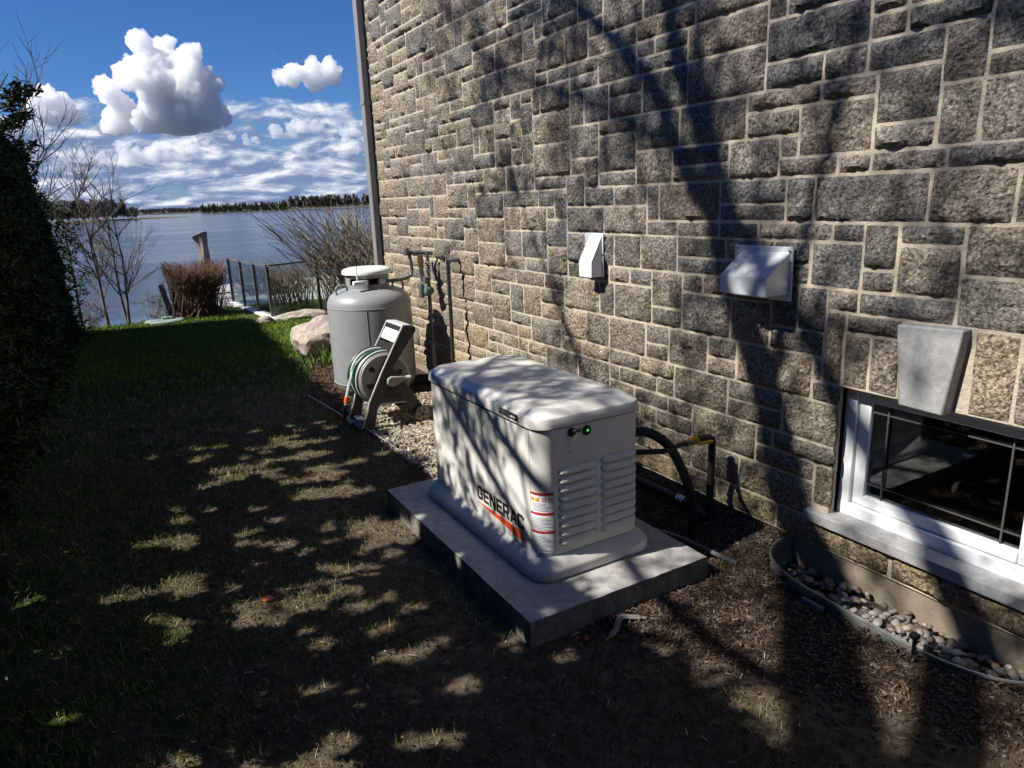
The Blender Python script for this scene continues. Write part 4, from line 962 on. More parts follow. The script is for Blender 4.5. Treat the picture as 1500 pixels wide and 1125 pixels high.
# low cedar sprigs at the foot of the hedge
sp_ = thing('cedar_sprig', 'loose cedar sprigs sticking out low from the hedge foot', 'branch', (-1.75, .9, G0))
for k in range(9):
    b0 = Vector((-1.92 + rnd.uniform(-.05, .05), rnd.uniform(.3, 1.3), G0 + rnd.uniform(.03, .25))); d = Vector((rnd.uniform(.15, .3), rnd.uniform(-.12, .1), rnd.uniform(-.04, .08)))
    pts = [b0 + d * (q / 6) for q in range(7)]; mb = MB().tube(pts, .0025, 4)
    for q in range(1, 7):
        for s_ in (-1, 1):
            e_ = pts[q] + Vector((d.x * .15, s_ * .05 * (1.2 - q / 7), .0)); mb.add([pts[q], pts[q] + Vector((.012, 0, .004)), e_], [(0, 1, 2)])
    L(mb, sp_, 'spray', 'leaf', tint=(.06, .085, .03, 1))

# ------------------------------------------------------------------ big bare tree beyond the hedge that shades the wall
def S(y, z, t): return Vector((WX - t, y + SY * t, z + 1.04 * t))
tree = thing('bare_tree', 'tall bare tree standing beyond the hedge with forked limbs', 'tree', (WX - 5.6, -1.9, G0))
TT = 5.6
def limb(mb, pts, r0, r1, n=8):
    p = smooth_path(pts, 5); k = len(p); mb.tube(p, [r0 + (r1 - r0) * i / (k - 1) for i in range(k)], n); return p
tb = MB()
limb(tb, [S(-2.7, -6.05, TT), S(-2.35, -4.3, TT), S(-1.9, -2.6, TT), S(-1.55, -1.35, TT)], .20, .13, 10)
m1_ = limb(tb, [S(-1.56, -1.38, TT), S(-1.2, -1.0, TT), S(-.75, -.58, TT - .1), S(-.23, .02, TT - .2), S(-.13, .30, TT - .2), S(.016, .68, TT - .25), S(.20, 1.035, TT - .3), S(.30, 1.26, TT - .3), S(.36, 1.46, TT - .3), S(.42, 1.78, TT - .35), S(.52, 1.99, TT - .4), S(.64, 2.21, TT - .4), S(.74, 2.54, TT - .4), S(.95, 3.6, TT - .5), S(1.2, 5.0, TT - .6)], .135, .045, 9)
m2_ = limb(tb, [S(-1.56, -1.36, TT), S(-1.49, -.90, TT + .1), S(-1.20, -.42, TT + .2), S(-1.02, -.05, TT + .2), S(-.82, .25, TT + .3), S(-.58, .48, TT + .3), S(-.40, .67, TT + .35), S(-.20, .97, TT + .4), S(.03, 1.22, TT + .4), S(.27, 1.52, TT + .4), S(.44, 2.0, TT + .4), S(.55, 2.6, TT + .4), S(.5, 3.8, TT + .4)], .115, .010, 9)
m3_ = limb(tb, [S(.36, 1.45, TT - .32), S(.50, 1.60, TT - .35), S(.66, 1.80, TT - .4), S(.75, 1.99, TT - .45), S(.86, 2.15, TT - .5), S(1.08, 2.35, TT - .6), S(1.33, 2.54, TT - .65), S(1.66, 2.76, TT - .7), S(2.2, 3.1, TT - .8), S(3.0, 3.8, TT - .9)], .075, .02, 7)
m4_ = limb(tb, [S(-.02, .60, TT - .25), S(-.10, 1.0, TT - .5), S(-.2, 1.5, TT - .7), S(-.35, 2.2, TT - .9), S(-.5, 3.2, TT - 1)], .045, .015, 6)
m5_ = limb(tb, [S(-1.9, -2.6, TT), S(-1.2, -2.0, TT - .4), S(-.3, -1.35, TT - .7), S(.7, -.75, TT - 1.0), S(1.7, -.1, TT - 1.2)], .05, .012, 6)
m6_ = limb(tb, [S(-1.2, -1.0, TT), S(-.5, -1.02, TT - .4), S(.2, -.75, TT - .7), S(.9, -.25, TT - .9), S(1.6, .55, TT - 1.1), S(2.3, 1.6, TT - 1.2)], .04, .010, 6)
m7_ = limb(tb, [S(.40, 1.75, TT - .35), S(.9, 1.9, TT - .2), S(1.6, 2.2, TT), S(2.5, 2.5, TT), S(3.4, 3.1, TT)], .035, .01, 6)
L(tb, tree, 'trunk', 'bark', smooth=True, angle=80)
# finer branches and twigs
tw = MB(); budP = []
def grow(p, d, ln, r, depth):
    pts = [p]; q = p.copy(); dd = d.normalized()
    for k in range(4):
        dd = (dd + Vector((rnd.gauss(0, .16), rnd.gauss(0, .18), rnd.gauss(.04, .16)))).normalized(); q = q + dd * ln / 4; pts.append(q.copy())
    tw.tube(pts, [r * (1 - .16 * k) for k in range(5)], 4 if depth < 2 else 3, cap=False)
    if depth > 0:
        for k in range(rnd.randint(2, 4)):
            b_ = rnd.choice(pts[1:]); nd = (dd + Vector((rnd.gauss(0, .5), rnd.gauss(0, .7), rnd.gauss(.05, .6)))).normalized()
            grow(b_, nd, ln * rnd.uniform(.5, .8), r * .55, depth - 1)
    else:
        for q_ in pts[1:]: budP.append(q_)
for path, dens in ((m1_, 18), (m2_, 12), (m3_, 16), (m4_, 9), (m5_, 14), (m6_, 14), (m7_, 16)):
    for k in range(dens):
        i = rnd.randint(len(path) // 3, len(path) - 2); d = (path[i + 1] - path[i]).normalized()
        nd = (d * .6 + Vector((rnd.gauss(0, .35), rnd.gauss(0, .75), rnd.gauss(.1, .6)))).normalized()
        grow(path[i], nd, rnd.uniform(.5, 1.15), rnd.uniform(.009, .016), 2)
L(tw, tree, 'twigs', 'bark')
# leaf bud clusters where the shade is leafy
lp = []
for b_ in budP:
    if rnd.random() < .45:
        for k in range(rnd.randint(2, 5)): lp.append((b_.x + rnd.gauss(0, .05), b_.y + rnd.gauss(0, .05), b_.z + rnd.gauss(0, .06)))
rs_ = np.random.RandomState(3)
allpts = [p for path in (m1_, m2_, m3_, m4_, m5_, m6_, m7_) for p in path]
sprig = MB()
def spray(c0, n, sg):
    q = min(allpts, key=lambda p: (p - c0).length + (3 if p.z > c0.z + .3 else 0)); mid = q.lerp(c0, .5) + Vector((rnd.gauss(0, .1), rnd.gauss(0, .1), .12)); sprig.tube(smooth_path([q, mid, c0], 4), [.011, .010, .009, .008, .007, .006, .005, .004, .003], 4, cap=False)
    for k in range(4): sprig.tube([mid.lerp(c0, rnd.uniform(.3, 1)), c0 + Vector((rnd.gauss(0, sg * 1.5), rnd.gauss(0, sg * 1.5), rnd.gauss(0, sg * 1.6)))], [.005, .002], 3, cap=False)
    for k in range(n): lp.append((c0.x + rnd.gauss(0, sg), c0.y + rnd.gauss(0, sg), c0.z + rnd.gauss(0, sg * 1.3)))
for k in range(120):
    yy, zz_ = rnd.uniform(-2.3, 4.0), rnd.uniform(.9, 4.4)
    if -.40 < yy < .12 and .7 < zz_ < 1.5 or 1.1 < yy < 1.6 and .8 < zz_ < 1.5: continue
    spray(S(yy, zz_, TT + rnd.uniform(-1.6, 1.6)), rnd.choice([12, 18, 26, 36]), rnd.uniform(.06, .13))
for k in range(46): spray(S(rnd.uniform(-.2, 1.5), rnd.uniform(-1.0, .35), TT + rnd.uniform(-1.8, .8)), rnd.choice([10, 18, 30]), rnd.uniform(.05, .11))
for k in range(26): spray(S(rnd.uniform(-2.6, -.4), rnd.uniform(-1.6, .4), TT + rnd.uniform(-1.5, 1)), rnd.choice([20, 40]), rnd.uniform(.07, .13))
for k in range(34):                      # leafy sprays hanging at the far side of the crown
    c0 = S(rnd.uniform(1.5, 5.0), rnd.uniform(1.7, 4.2), TT + rnd.uniform(-1, 1.0)); 
    for q in range(26): lp.append((c0.x + rnd.gauss(0, .09), c0.y + rnd.gauss(0, .08), c0.z + rnd.gauss(0, .16)))
for k in range(10):
    c0 = S(rnd.uniform(.15, 1.25), rnd.uniform(-1.45, -.85), TT - 1.6 + rnd.uniform(-.6, .6))
    for q in range(18): lp.append((c0.x + rnd.gauss(0, .05), c0.y + rnd.gauss(0, .05), c0.z + rnd.gauss(0, .10)))
L(sprig, tree, 'side_branches', 'bark')
V_, F_, T_ = leafcloud(lp, .038, [(.07, .06, .03), (.05, .06, .02)], rs_)
me = bpy.data.meshes.new('leaf_buds'); me.from_pydata((V_ - np.array(tree.location)).tolist(), [], F_.tolist()); me.update(); link('leaf_buds', me, 'leaf', tree, tint=T_)

for (x, y, h, lb_) in ((-4.6, -6.8, 8.0, 'tall dark spruce added out of view on the hedge side to block low sky light'), (-1.7, -8.6, 9.0, 'tallest dark spruce added behind the camera to block low sky light'), (1.0, -7.4, 7.5, 'broad dark spruce added out of view on the house side to block low sky light')):  # unseen spruces added behind the camera to cut the low sky light
    sp0 = thing('sky_block_spruce', lb_, 'tree', (x, y, G0)); rq = np.random.RandomState(int(h * 10)); n = 9000
    zz_ = rq.uniform(.03, 1, n) ** 1.25 * h; r = (1 - zz_ / h) * 1.75 * np.sqrt(rq.uniform(.25, 1, n)) + .05; a_ = rq.uniform(0, 6.283, n)
    V_, F_, T_ = leafcloud(np.c_[r * np.cos(a_), r * np.sin(a_), zz_ - .3 * r], .12, [(.02, .03, .014), (.03, .04, .016)], rq)
    me = bpy.data.meshes.new('foliage'); me.from_pydata(V_.tolist(), [], F_.tolist()); me.update(); link('foliage', me, 'leaf', sp0, tint=T_)
    MB().tube([(0, 0, -.1), (0, 0, h * .5), (0, 0, h * .97)], [.16, .10, .02], 8).build('trunk', 'bark', sp0, smooth=True)

# ------------------------------------------------------------------ shore vegetation
def bare_tree(name, label, base, h, stems, seed, colr, spread=.35, twigs=26, cat='tree', group=None, lean=(0, 0)):
    R_ = random.Random(seed); tr = thing(name, label, cat, base, group); st_, tw_ = MB(), MB()
    B = Vector(base)
    def br(p, d, ln, r, dep, mbx):
        pts = [p]; q = p.copy(); dd = d.normalized()
        for k in range(4):
            dd = (dd + Vector((R_.gauss(0, .10), R_.gauss(0, .10), R_.gauss(.05, .07)))).normalized(); q = q + dd * ln / 4; pts.append(q.copy())
        mbx.tube(pts, [max(.0018, r * (1 - .17 * k)) for k in range(5)], 5 if dep > 1 else 3, cap=False)
        if dep > 0:
            for k in range(R_.randint(3, 5)):
                i = R_.randint(1, 4); nd = (dd * .8 + Vector((R_.gauss(0, .5), R_.gauss(0, .5), R_.gauss(.15, .3)))).normalized()
                br(pts[i], nd, ln * R_.uniform(.4, .65), r * .5, dep - 1, tw_)
    for s_ in range(stems):
        d = Vector((R_.gauss(lean[0], spread * .25), R_.gauss(lean[1], spread * .25), 1)).normalized(); p = B + Vector((R_.gauss(0, .04), R_.gauss(0, .04), -.05)); r = h * .011
        pts = [p]; q = p.copy(); dd = d
        for k in range(8):
            dd = (dd + Vector((R_.gauss(0, .05), R_.gauss(0, .05), .05))).normalized(); q = q + dd * h / 8; pts.append(q.copy())
        st_.tube(pts, [r * (1 - .105 * k) for k in range(9)], 6)
        for k in range(twigs):
            i = R_.randint(2, 7); a = R_.uniform(0, 6.3); nd = Vector((math.cos(a) * spread * 1.6, math.sin(a) * spread * 1.6, R_.uniform(.35, 1.0)))
            br(pts[i], nd, h * R_.uniform(.14, .34), r * .38, 2, tw_)
    L(st_, tr, 'trunk', 'twig', smooth=True, angle=80, tint=(*colr, 1)); L(tw_, tr, 'crown', 'twig', tint=(colr[0] * .8, colr[1] * .75, colr[2] * .7, 1))
    return tr
def gpt(px, py, y):
    d = ray(px, py); return CAM + d * ((y - CAM.y) / d.y)
b1 = gpt(165, 482, 11.2); b2 = gpt(187, 474, 11.4)
bare_tree('bare_sapling', 'slender grey leafless sapling on the bank next to the hedge end', (b1.x, b1.y, b1.z - .1), 2.6, 2, 31, (.15, .13, .115), .36, 15, lean=(-.10, 0))
bare_tree('bare_sapling', 'slender leafless sapling with two upright stems beside the green lid', (b2.x, b2.y, b2.z - .1), 2.55, 2, 44, (.14, .125, .11), .34, 14)
b3 = gpt(135, 495, 10.9); bare_tree('bank_shrub', 'low tangled leafless shrub on the bank at the hedge end', (b3.x, b3.y, b3.z - .25), .85, 7, 52, (.13, .11, .09), .9, 8, 'shrub')
b3 = gpt(228, 468, 11.9); bare_tree('bank_shrub', 'pale budding shrub on the bank behind the green lid', (b3.x, b3.y, b3.z - .3), .75, 7, 57, (.22, .20, .10), .9, 8, 'shrub')
bt = gpt(10, 330, 13.5); bare_tree('bare_tree', 'leafless spreading tree showing above the hedge top', (bt.x - .4, 13.5, -1.8), 5.6, 2, 63, (.075, .062, .055), .55, 26, lean=(.03, 0))
# pine behind the hedge: dark needle tufts on a branch, and a cedar at the hedge end
pn = thing('pine_tree', 'dark pine with needle tufts rising behind the hedge', 'tree', (-2.5, 12.5, -1.2))
pb = MB(); pb.tube([(-2.5, 12.5, -1.3), (-2.5, 12.5, 1.5), (-2.46, 12.5, 4.0)], [.10, .07, .02], 8); L(pb, pn, 'trunk', 'bark', smooth=True)
pl_, pw = [], MB()
for k in range(14):
    z0 = rnd.uniform(1.6, 3.5); a = rnd.uniform(-1.0, 1.0); ln = rnd.uniform(.35, .75)
    e_ = Vector((-2.48 + math.cos(a) * ln, 12.5 + math.sin(a) * ln, z0 + .18)); L(MB().tube([(-2.48, 12.5, z0), e_], [.014, .005], 4), pn, 'branch', 'bark')
    for q in range(5):
        c0 = Vector((-2.48, 12.5, z0)).lerp(e_, .45 + .14 * q)
        for m_ in range(12): pl_.append((c0.x + rnd.gauss(0, .045), c0.y + rnd.gauss(0, .045), c0.z + rnd.gauss(.02, .045)))
V_, F_, T_ = leafcloud(pl_, .07, [(.018, .026, .010), (.028, .034, .012)], rs_); V_[1::4] = V_[0::4] + (V_[1::4] - V_[0::4]) * .6
me = bpy.data.meshes.new('needles'); me.from_pydata((V_ - np.array(pn.location)).tolist(), [], F_.tolist()); me.update(); link('needles', me, 'leaf', pn, tint=T_)
cp = gpt(108, 345, 10.6)
cs_ = thing('young_cedar', 'small yellowish green cedar at the end of the hedge over the water', 'tree', (cp.x - .12, 10.6, -.5))
pl_ = []
for k in range(60):
    c0 = Vector((cp.x - .10 + rnd.gauss(0, .10), 10.6 + rnd.gauss(0, .12), rnd.uniform(.4, 1.72)))
    for m_ in range(22): pl_.append((c0.x + rnd.gauss(0, .035), c0.y + rnd.gauss(0, .035), c0.z + rnd.gauss(0, .06)))
V_, F_, T_ = leafcloud(pl_, .028, [(.03, .038, .012), (.10, .085, .02), (.04, .045, .015), (.022, .03, .01)], rs_)
me = bpy.data.meshes.new('foliage'); me.from_pydata((V_ - np.array(cs_.location)).tolist(), [], F_.tolist()); me.update(); link('foliage', me, 'leaf', cs_, tint=T_)
L(MB().tube([(cp.x - .12, 10.6, -.6), (cp.x - .10, 10.6, 1.7)], [.03, .008], 6), cs_, 'trunk', 'bark')
# clipped red-brown shrub
rsx = thing('clipped_shrub', 'clipped red brown leafless shrub in front of the covered parasol', 'shrub', (-.05, 10.55, G0))
tw2 = MB(); T2 = []
for k in range(620):
    bx, by = rnd.gauss(-.05, .20), rnd.gauss(10.55, .16); ex_, ey_ = -.05 + rnd.uniform(-.50, .50), 10.55 + rnd.uniform(-.38, .38); ez = G0 + rnd.uniform(.60, .92)
    m_ = Vector(((bx + ex_) / 2 + rnd.gauss(0, .03), (by + ey_) / 2 + rnd.gauss(0, .03), G0 + rnd.uniform(.3, .45)))
    nb_ = len(tw2.v); e_ = Vector((ex_, ey_, ez)); tw2.tube([(bx, by, G0 - .02), m_, e_], [.0065, .005, .003], 3, cap=False)
    for q in range(3):
        s0 = m_.lerp(e_, rnd.uniform(.2, .8)); tw2.tube([s0, s0 + Vector((rnd.gauss(0, .06), rnd.gauss(0, .06), rnd.uniform(.08, .2)))], [.0035, .002], 3, cap=False)
    f = rnd.uniform(.6, 1.4); T2 += [(.145 * f, .085 * f, .065 * f, 1)] * (len(tw2.v) - nb_)
L(tw2, rsx, 'stems', 'twig', tint=T2)
# weathered box, septic lid
bx_ = thing('compost_box', 'dark wooden box with a weathered grey end board by the clipped shrub', 'box', (-.38, 10.75, G0))
L(MB().prism([(-.62, .44), (-.545, .46), (-.43, -.13), (-.52, -.13)], 'y', 10.60, 10.66), bx_, 'end_board', 'weathered', bevel=.005)
L(MB().box(-.43, -.02, 10.66, 10.95, -.13, .36), bx_, 'box_body', 'black_plastic')
lidt = thing('septic_lid', 'pale green fibreglass access lid set in the lawn', 'lid', (-.62, 10.25, G0))
L(MB().lathe([(.30, -.14), (.30, -.085), (.28, -.07), (.02, -.062)], (-.62, 10.25, 0), 8), lidt, 'cover', 'green_lid', smooth=True, angle=30)
L(MB().box(-.66, -.50, 10.2, 10.35, -.07, -.035), lidt, 'handle_block', 'green_lid', bevel=.008)
# covered parasol
um = thing('covered_parasol', 'closed garden parasol under a taupe fabric cover on the lower terrace', 'parasol', (.55, 14.0, -1.4))
ut = gpt(299, 339, 14.0); ub = gpt(299, 400, 14.0)
rings = []
for k in range(13):
    v = k / 12; z = ub.z - .3 + (ut.z - ub.z + .3) * v; r = (.125 - .05 * v); cxu = ub.x + (ut.x - ub.x) * v - .03 * v; rg_ = []
    for j in range(22):
        a = 2 * PI * j / 22; rj = r * (1 + .16 * math.sin(a * 5 + v * 5) + .10 * math.sin(a * 3 - v * 9)); ex = (-.16 * max(0, v - .72) / .28) * max(0, -math.cos(a))
        rg_.append((cxu + rj * math.cos(a) * (1.0 + (.0)) + ex * 1.1, 14.0 + rj * math.sin(a), z - (.10 * max(0, -math.cos(a)) if k == 12 else 0)))
    rings.append(rg_)
L(MB().loft(rings), um, 'fabric_cover', 'cover_cloth', smooth=True, angle=70)
L(MB().tube([(ub.x, 14, -1.5), (ub.x, 14, ub.z)], .03, 8), um, 'pole', 'fence_metal')
# terrace, kerb, glass fence
tag(MB().box(.62, 7, 9.95, 15.8, -.9, -.135).build('terrace', 'paving'), kind='structure')
kb = thing('terrace_kerb', 'white stone kerb along the glass fence of the terrace', 'kerb', (.75, 10.3, G0))
L(MB().prism([(.80, 9.15), (.95, 9.2), (.74, 11.9), (.60, 11.85)], 'z', -.16, -.085), kb, 'kerb_stone', 'kerb_white', bevel=.008)
gf = thing('glass_fence', 'glass panel fence with dark posts and top rail round the terrace', 'fence', (.85, 9.4, G0))
posts = [(.87, 9.35), (.81, 10.15), (.74, 11.0), (.68, 11.85)]
for x, y in posts + [(1.75, 9.75), (2.65, 10.1), (3.55, 10.45)]: L(MB().box(x - .022, x + .022, y - .022, y + .022, -.13, .70), gf, 'post', 'fence_metal')
def seg(a, b_, z0, z1, th, nm, mt):
    a, b_ = Vector((*a, 0)), Vector((*b_, 0)); d = (b_ - a).normalized(); n = Vector((-d.y, d.x, 0)) * th; a = a + d * .023; b_ = b_ - d * .023
    L(MB().prism([(p.x, p.y) for p in (a - n, b_ - n, b_ + n, a + n)], 'z', z0, z1), gf, nm, mt)
allp = [posts[3], posts[2], posts[1], posts[0], (1.75, 9.75), (2.65, 10.1), (3.55, 10.45)]
for a, b_ in zip(allp[:-1], allp[1:]): seg(a, b_, -.06, .69, .004, 'glass_panel', 'fence_glass'); seg(a, b_, .701, .728, .022, 'top_rail', 'fence_metal')
# spreading bare shrub behind the tank
def arch_shrub(name, label, base, n, hmin, hmax, lean, colr, seed, bud=True):
    R_ = random.Random(seed); s_ = thing(name, label, 'shrub', base); mb = MB(); T_ = []; B = Vector(base)
    for k in range(n):
        p = B + Vector((R_.gauss(0, .22), R_.gauss(0, .25), -.03)); a = R_.uniform(0, 6.3); h = R_.uniform(hmin, hmax)
        out_ = Vector((math.cos(a) * .55 + lean[0], math.sin(a) * .5 + lean[1], 0)) * h * R_.uniform(.4, 1.0)
        m_ = p + out_ * .35 + Vector((0, 0, h * .55)); e_ = p + out_ + Vector((R_.gauss(0, .05), R_.gauss(0, .05), h)); nb_ = len(mb.v)
        pts = smooth_path([p, m_, e_], 3); mb.tube(pts, [.009, .008, .007, .0065, .006, .005, .004][:len(pts)], 4, cap=False)
        for q in range(4):
            s0 = m_.lerp(e_, R_.uniform(.1, .9)); e2 = s0 + Vector((R_.gauss(0, .12) + out_.x * .15, R_.gauss(0, .12), R_.uniform(.10, .3))); mb.tube([s0, e2], [.0045, .003], 3, cap=False)
            if bud: mb.tube([e2, e2 + Vector((0, 0, .03))], [.008, .003], 3)
        f = R_.uniform(.6, 1.35); T_ += [(colr[0] * f, colr[1] * f, colr[2] * f, 1)] * (len(mb.v) - nb_)
    L(mb, s_, 'stems', 'twig', tint=T_); return s_
arch_shrub('arching_shrub', 'big leafless shrub of arching pale stems behind the tank', (2.0, 8.6, G0), 150, .9, 1.75, (-.32, .1), (.17, .14, .10), 71)
arch_shrub('arching_shrub', 'second arching leafless shrub hidden against the house corner', (2.5, 7.6, G0), 90, .9, 1.7, (-.25, 0), (.20, .17, .12), 73)
arch_shrub('terrace_shrub', 'small brown twiggy shrub inside the glass fence', (1.35, 10.2, G0), 90, .4, .75, (0, 0), (.15, .105, .08), 75, False)
arch_shrub('bank_thicket', 'grey leafless thicket on the bank beyond the glass fence', (1.6, 13.3, -.8), 150, .7, 1.35, (0, 0), (.14, .125, .105), 77, False)

# ------------------------------------------------------------------ far shore
def strip(name, pa, pb, mt, w_=60, h=1.2):
    a, b_ = Vector(pa), Vector(pb); d = (b_ - a).normalized(); n = Vector((-d.y, d.x, 0)); k = 24; vs, fs = [], []
    for i in range(k + 1):
        p = a.lerp(b_, i / k); e = min(1, 6 * min(i / k, 1 - i / k) + .05)
        for q, (o_, z) in enumerate(((0, -.4), (.12, h * e), (.8, h * e), (1, -.4))): vs.append((p.x + n.x * w_ * o_, p.y + n.y * w_ * o_, ZW + z))
    fs = [(i * 4 + q, i * 4 + q + 1, i * 4 + 5 + q, i * 4 + 4 + q) for i in range(k) for q in range(3)]
    return tag(MB().add(vs, fs).build(name, mt, smooth=True, angle=180), kind='structure')
def wpt(px, dist):
    d = ray(px, 312); h = math.hypot(d.x, d.y); return Vector((CAM.x + d.x / h * dist, CAM.y + d.y / h * dist, ZW))
strip('far_shore', wpt(760, 1700), wpt(-300, 1650), 'far_land', 300, 1.6)
strip('wooded_island', wpt(700, 900), wpt(285, 1000), 'far_land', 60, .8)
strip('reed_island', wpt(252, 600), wpt(-60, 520), 'reed', 30, .8)
def far_trees(name, label, spots, seed):
    R_ = random.Random(seed); V_, F_, T_ = [], [], []
    for (p, h, wd, c_, conif) in spots:
        f = R_.uniform(.7, 1.3)
        n = 26
        for k in range(n):
            a = R_.uniform(0, 6.3); o = len(V_)
            if conif:
                z0 = R_.uniform(0, .9) * h; r = wd * (1 - z0 / h) * R_.uniform(.6, 1.1); t_ = Vector((math.cos(a), math.sin(a), 0))
                V_ += [tuple(p + Vector((0, 0, z0 + h * .18))), tuple(p + t_ * r + Vector((-t_.y, t_.x, 0)) * r * .4 + Vector((0, 0, z0))), tuple(p + t_ * r - Vector((-t_.y, t_.x, 0)) * r * .4 + Vector((0, 0, z0)))]
                F_.append((o, o + 1, o + 2)); T_ += [(c_[0] * f, c_[1] * f, c_[2] * f, 1)] * 3
            else:
                b0 = p + Vector((0, 0, R_.uniform(.1, .55) * h)); e_ = p + Vector((math.cos(a) * wd * R_.uniform(.2, 1), math.sin(a) * wd * R_.uniform(.2, 1), h * R_.uniform(.6, 1))); sd_ = Vector((R_.uniform(-1, 1), R_.uniform(-1, 1), 0)) * h * .018
                V_ += [tuple(b0 - sd_), tuple(b0 + sd_), tuple(e_ + sd_ * 1.6), tuple(e_ - sd_ * 1.6)]; F_.append((o, o + 1, o + 2, o + 3)); T_ += [(c_[0] * f, c_[1] * f, c_[2] * f, 1)] * 4
    me = bpy.data.meshes.new(name); me.from_pydata(V_, [], F_); me.update(); return tag(link(name, me, 'tree_far', tint=T_), label, 'woods', kind='stuff')
sp1 = []
for k in range(2300):
    px = rnd.uniform(-200, 740); p = wpt(px, rnd.uniform(1690, 1900)) + Vector((0, 0, 1)); sp1.append((p, rnd.uniform(6, 12), rnd.uniform(4, 8), rnd.choice([(.045, .042, .036), (.035, .045, .025), (.06, .052, .042), (.05, .06, .025)]), rnd.random() < .35))
far_trees('far_shore_trees', 'dark line of trees along the far lake shore', sp1, 1)
sp2 = []
for k in range(520):
    px = rnd.uniform(296, 690); p = wpt(px, 930 + rnd.uniform(0, 55)) + Vector((0, 0, .6)); con = px < 425 and rnd.random() < .75
    sp2.append((p, rnd.uniform(8, 13) if px < 425 else rnd.uniform(11, 18), rnd.uniform(1.6, 3.2), (.022, .032, .016) if con else (.075, .065, .055), con))
far_trees('island_trees', 'mixed conifers and bare trees on the wooded island', sp2, 2)
sp3 = []
for k in range(150):
    px = rnd.uniform(60, 200); p = wpt(px, 535 + rnd.uniform(0, 30)) + Vector((0, 0, .5)); sp3.append((p, rnd.uniform(8, 14.5) * (1 if px < 185 else .6), rnd.uniform(1.5, 3), (.10, .09, .075), False))
far_trees('reed_island_trees', 'grey bare trees on the low reed island', sp3, 4)

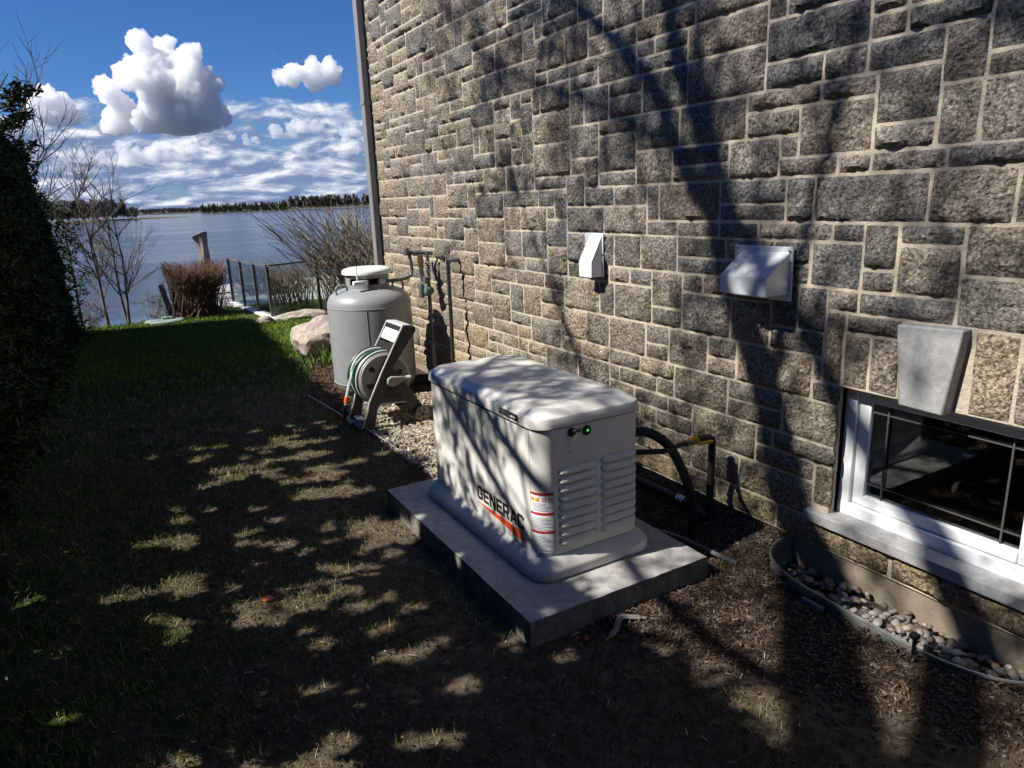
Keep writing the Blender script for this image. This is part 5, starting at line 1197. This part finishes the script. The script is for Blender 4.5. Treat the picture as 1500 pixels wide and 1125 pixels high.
# ------------------------------------------------------------------ clouds
def cloud(px, py, wpx, hpx, dist, seed, label, group=None, flat=.25, nbig=9, nsm=90, shape=None, vox=95, mt='cloud'):
    R_ = random.Random(seed); c = far(px, py, dist); d = ray(px, py); k_ = dist / (1040 * math.hypot(d.x, d.y)) * d.length
    W_, Hh = wpx * k_ * .84, hpx * k_ * .82; right = Vector((d.y, -d.x, 0)).normalized(); fw = Vector((d.x, d.y, 0)).normalized()
    balls = []
    pts = shape or [(R_.uniform(-.38, .38), R_.uniform(-.32, .25), R_.uniform(.16, .26)) for _ in range(nbig)]
    for (a, b_, r) in pts: balls.append((a * W_, R_.uniform(-.15, .15) * W_, b_ * Hh, r * min(W_, Hh * 1.3)))
    big = list(balls)
    for k in range(nsm):
        a, f_, b_, r = R_.choice(big); th = R_.uniform(0, 6.3); ph = R_.uniform(-.35, 1.45)
        rr_ = r * R_.uniform(.75, 1.02); s_ = r * R_.uniform(.22, .5)
        balls.append((a + rr_ * math.cos(ph) * math.cos(th), f_ + rr_ * math.cos(ph) * math.sin(th), b_ + rr_ * math.sin(ph), s_))
    zmin = -Hh * .5
    bmc = bmesh.new()
    for (a, f_, b_, s_) in balls:
        r_ = bmesh.ops.create_icosphere(bmc, subdivisions=2, radius=s_)
        bmesh.ops.translate(bmc, verts=r_['verts'], vec=right * a + fw * f_ + Vector((0, 0, b_)))
    me0 = bpy.data.meshes.new('cloud_tmp'); bmc.to_mesh(me0); bmc.free(); o0 = bpy.data.objects.new('cloud_tmp', me0); col.objects.link(o0)
    md = o0.modifiers.new('r', 'REMESH'); md.mode = 'VOXEL'; md.voxel_size = W_ / vox
    dg = bpy.context.evaluated_depsgraph_get(); ev = o0.evaluated_get(dg); me = bpy.data.meshes.new_from_object(ev); me.name = 'cloud'
    bpy.data.objects.remove(o0); bpy.data.meshes.remove(me0)
    nv = len(me.vertices); co = np.zeros(nv * 3); me.vertices.foreach_get('co', co); co = co.reshape(-1, 3); no = np.zeros(nv * 3); me.vertices.foreach_get('normal', no); no = no.reshape(-1, 3)
    u = min(W_, Hh * 1.6)
    for it, (fr_, am) in enumerate(((3, .17), (7, .085), (16, .050), (36, .024))):
        dsp = np.array([abs(noise.noise(Vector(p) * (fr_ / u) + Vector((seed, it * 5, 0)))) for p in co]) - .22
        co = co + no * (dsp * am * u)[:, None]
    lowm = co[:, 2] < zmin; co[lowm, 2] = zmin + (co[lowm, 2] - zmin) * .15
    me.vertices.foreach_set('co', co.ravel()); me.materials.clear(); me.update()
    o1 = bpy.data.objects.new('cloud_tmp', me); col.objects.link(o1); md = o1.modifiers.new('r', 'REMESH'); md.mode = 'VOXEL'; md.voxel_size = W_ / (vox * 1.25)
    ev = o1.evaluated_get(bpy.context.evaluated_depsgraph_get()); me2 = bpy.data.meshes.new_from_object(ev); bpy.data.objects.remove(o1); bpy.data.meshes.remove(me); me = me2; me.name = 'cloud'; me.materials.clear()
    o = link('cloud', me, mt, smooth=True, angle=180); o.location = c; return tag(o, label, 'cloud', group)
cloud(243, 135, 152, 118, 4200, 3, 'tall bright cumulus tower high over the lake', nsm=150, vox=140, shape=[(-.52, -.05, .09), (-.55, -.40, .10), (.48, -.22, .10), (-.05, .22, .27), (.12, .2, .25), (-.18, .12, .2), (.22, .02, .25), (.02, -.05, .27), (.18, -.22, .25), (-.08, -.28, .2), (.32, -.1, .16), (-.38, -.2, .13), (-.42, -.36, .12), (.05, -.36, .2), (.3, -.3, .16), (-.25, -.38, .13)])
cloud(450, 109, 112, 48, 4000, 5, 'small flat isolated cumulus puff right of the cloud tower', nsm=80, shape=[(-.35, -.1, .22), (-.15, .05, .27), (.05, .08, .28), (.22, .1, .28), (.36, .0, .25), (.1, -.2, .25), (-.22, -.2, .2)])
cloud(76, 158, 78, 54, 4300, 7, 'small rounded cumulus puff above the hedge', nsm=70, shape=[(-.2, .12, .27), (0, .15, .26), (.15, -.05, .25), (-.1, -.15, .25), (.33, -.25, .17), (.1, -.28, .2)])
DK = 'cumulus heads of the low cloud bank over the horizon'
for (px, py, w_, h_, sd_) in ((462, 188, 80, 30, 11), (520, 196, 60, 26, 12), (415, 192, 50, 26, 13), (210, 222, 90, 40, 14), (133, 230, 42, 22, 15), (330, 249, 30, 12, 19), (172, 240, 36, 14, 20), (500, 222, 70, 22, 21), (355, 205, 60, 20, 22), (285, 214, 50, 20, 23), (620, 205, 120, 50, 28)):
    cloud(px, py, w_, h_, 9000, sd_, 'white cumulus head in the low cloud bank over the horizon', DK, nbig=8, nsm=40, vox=60, mt='cloud_soft')
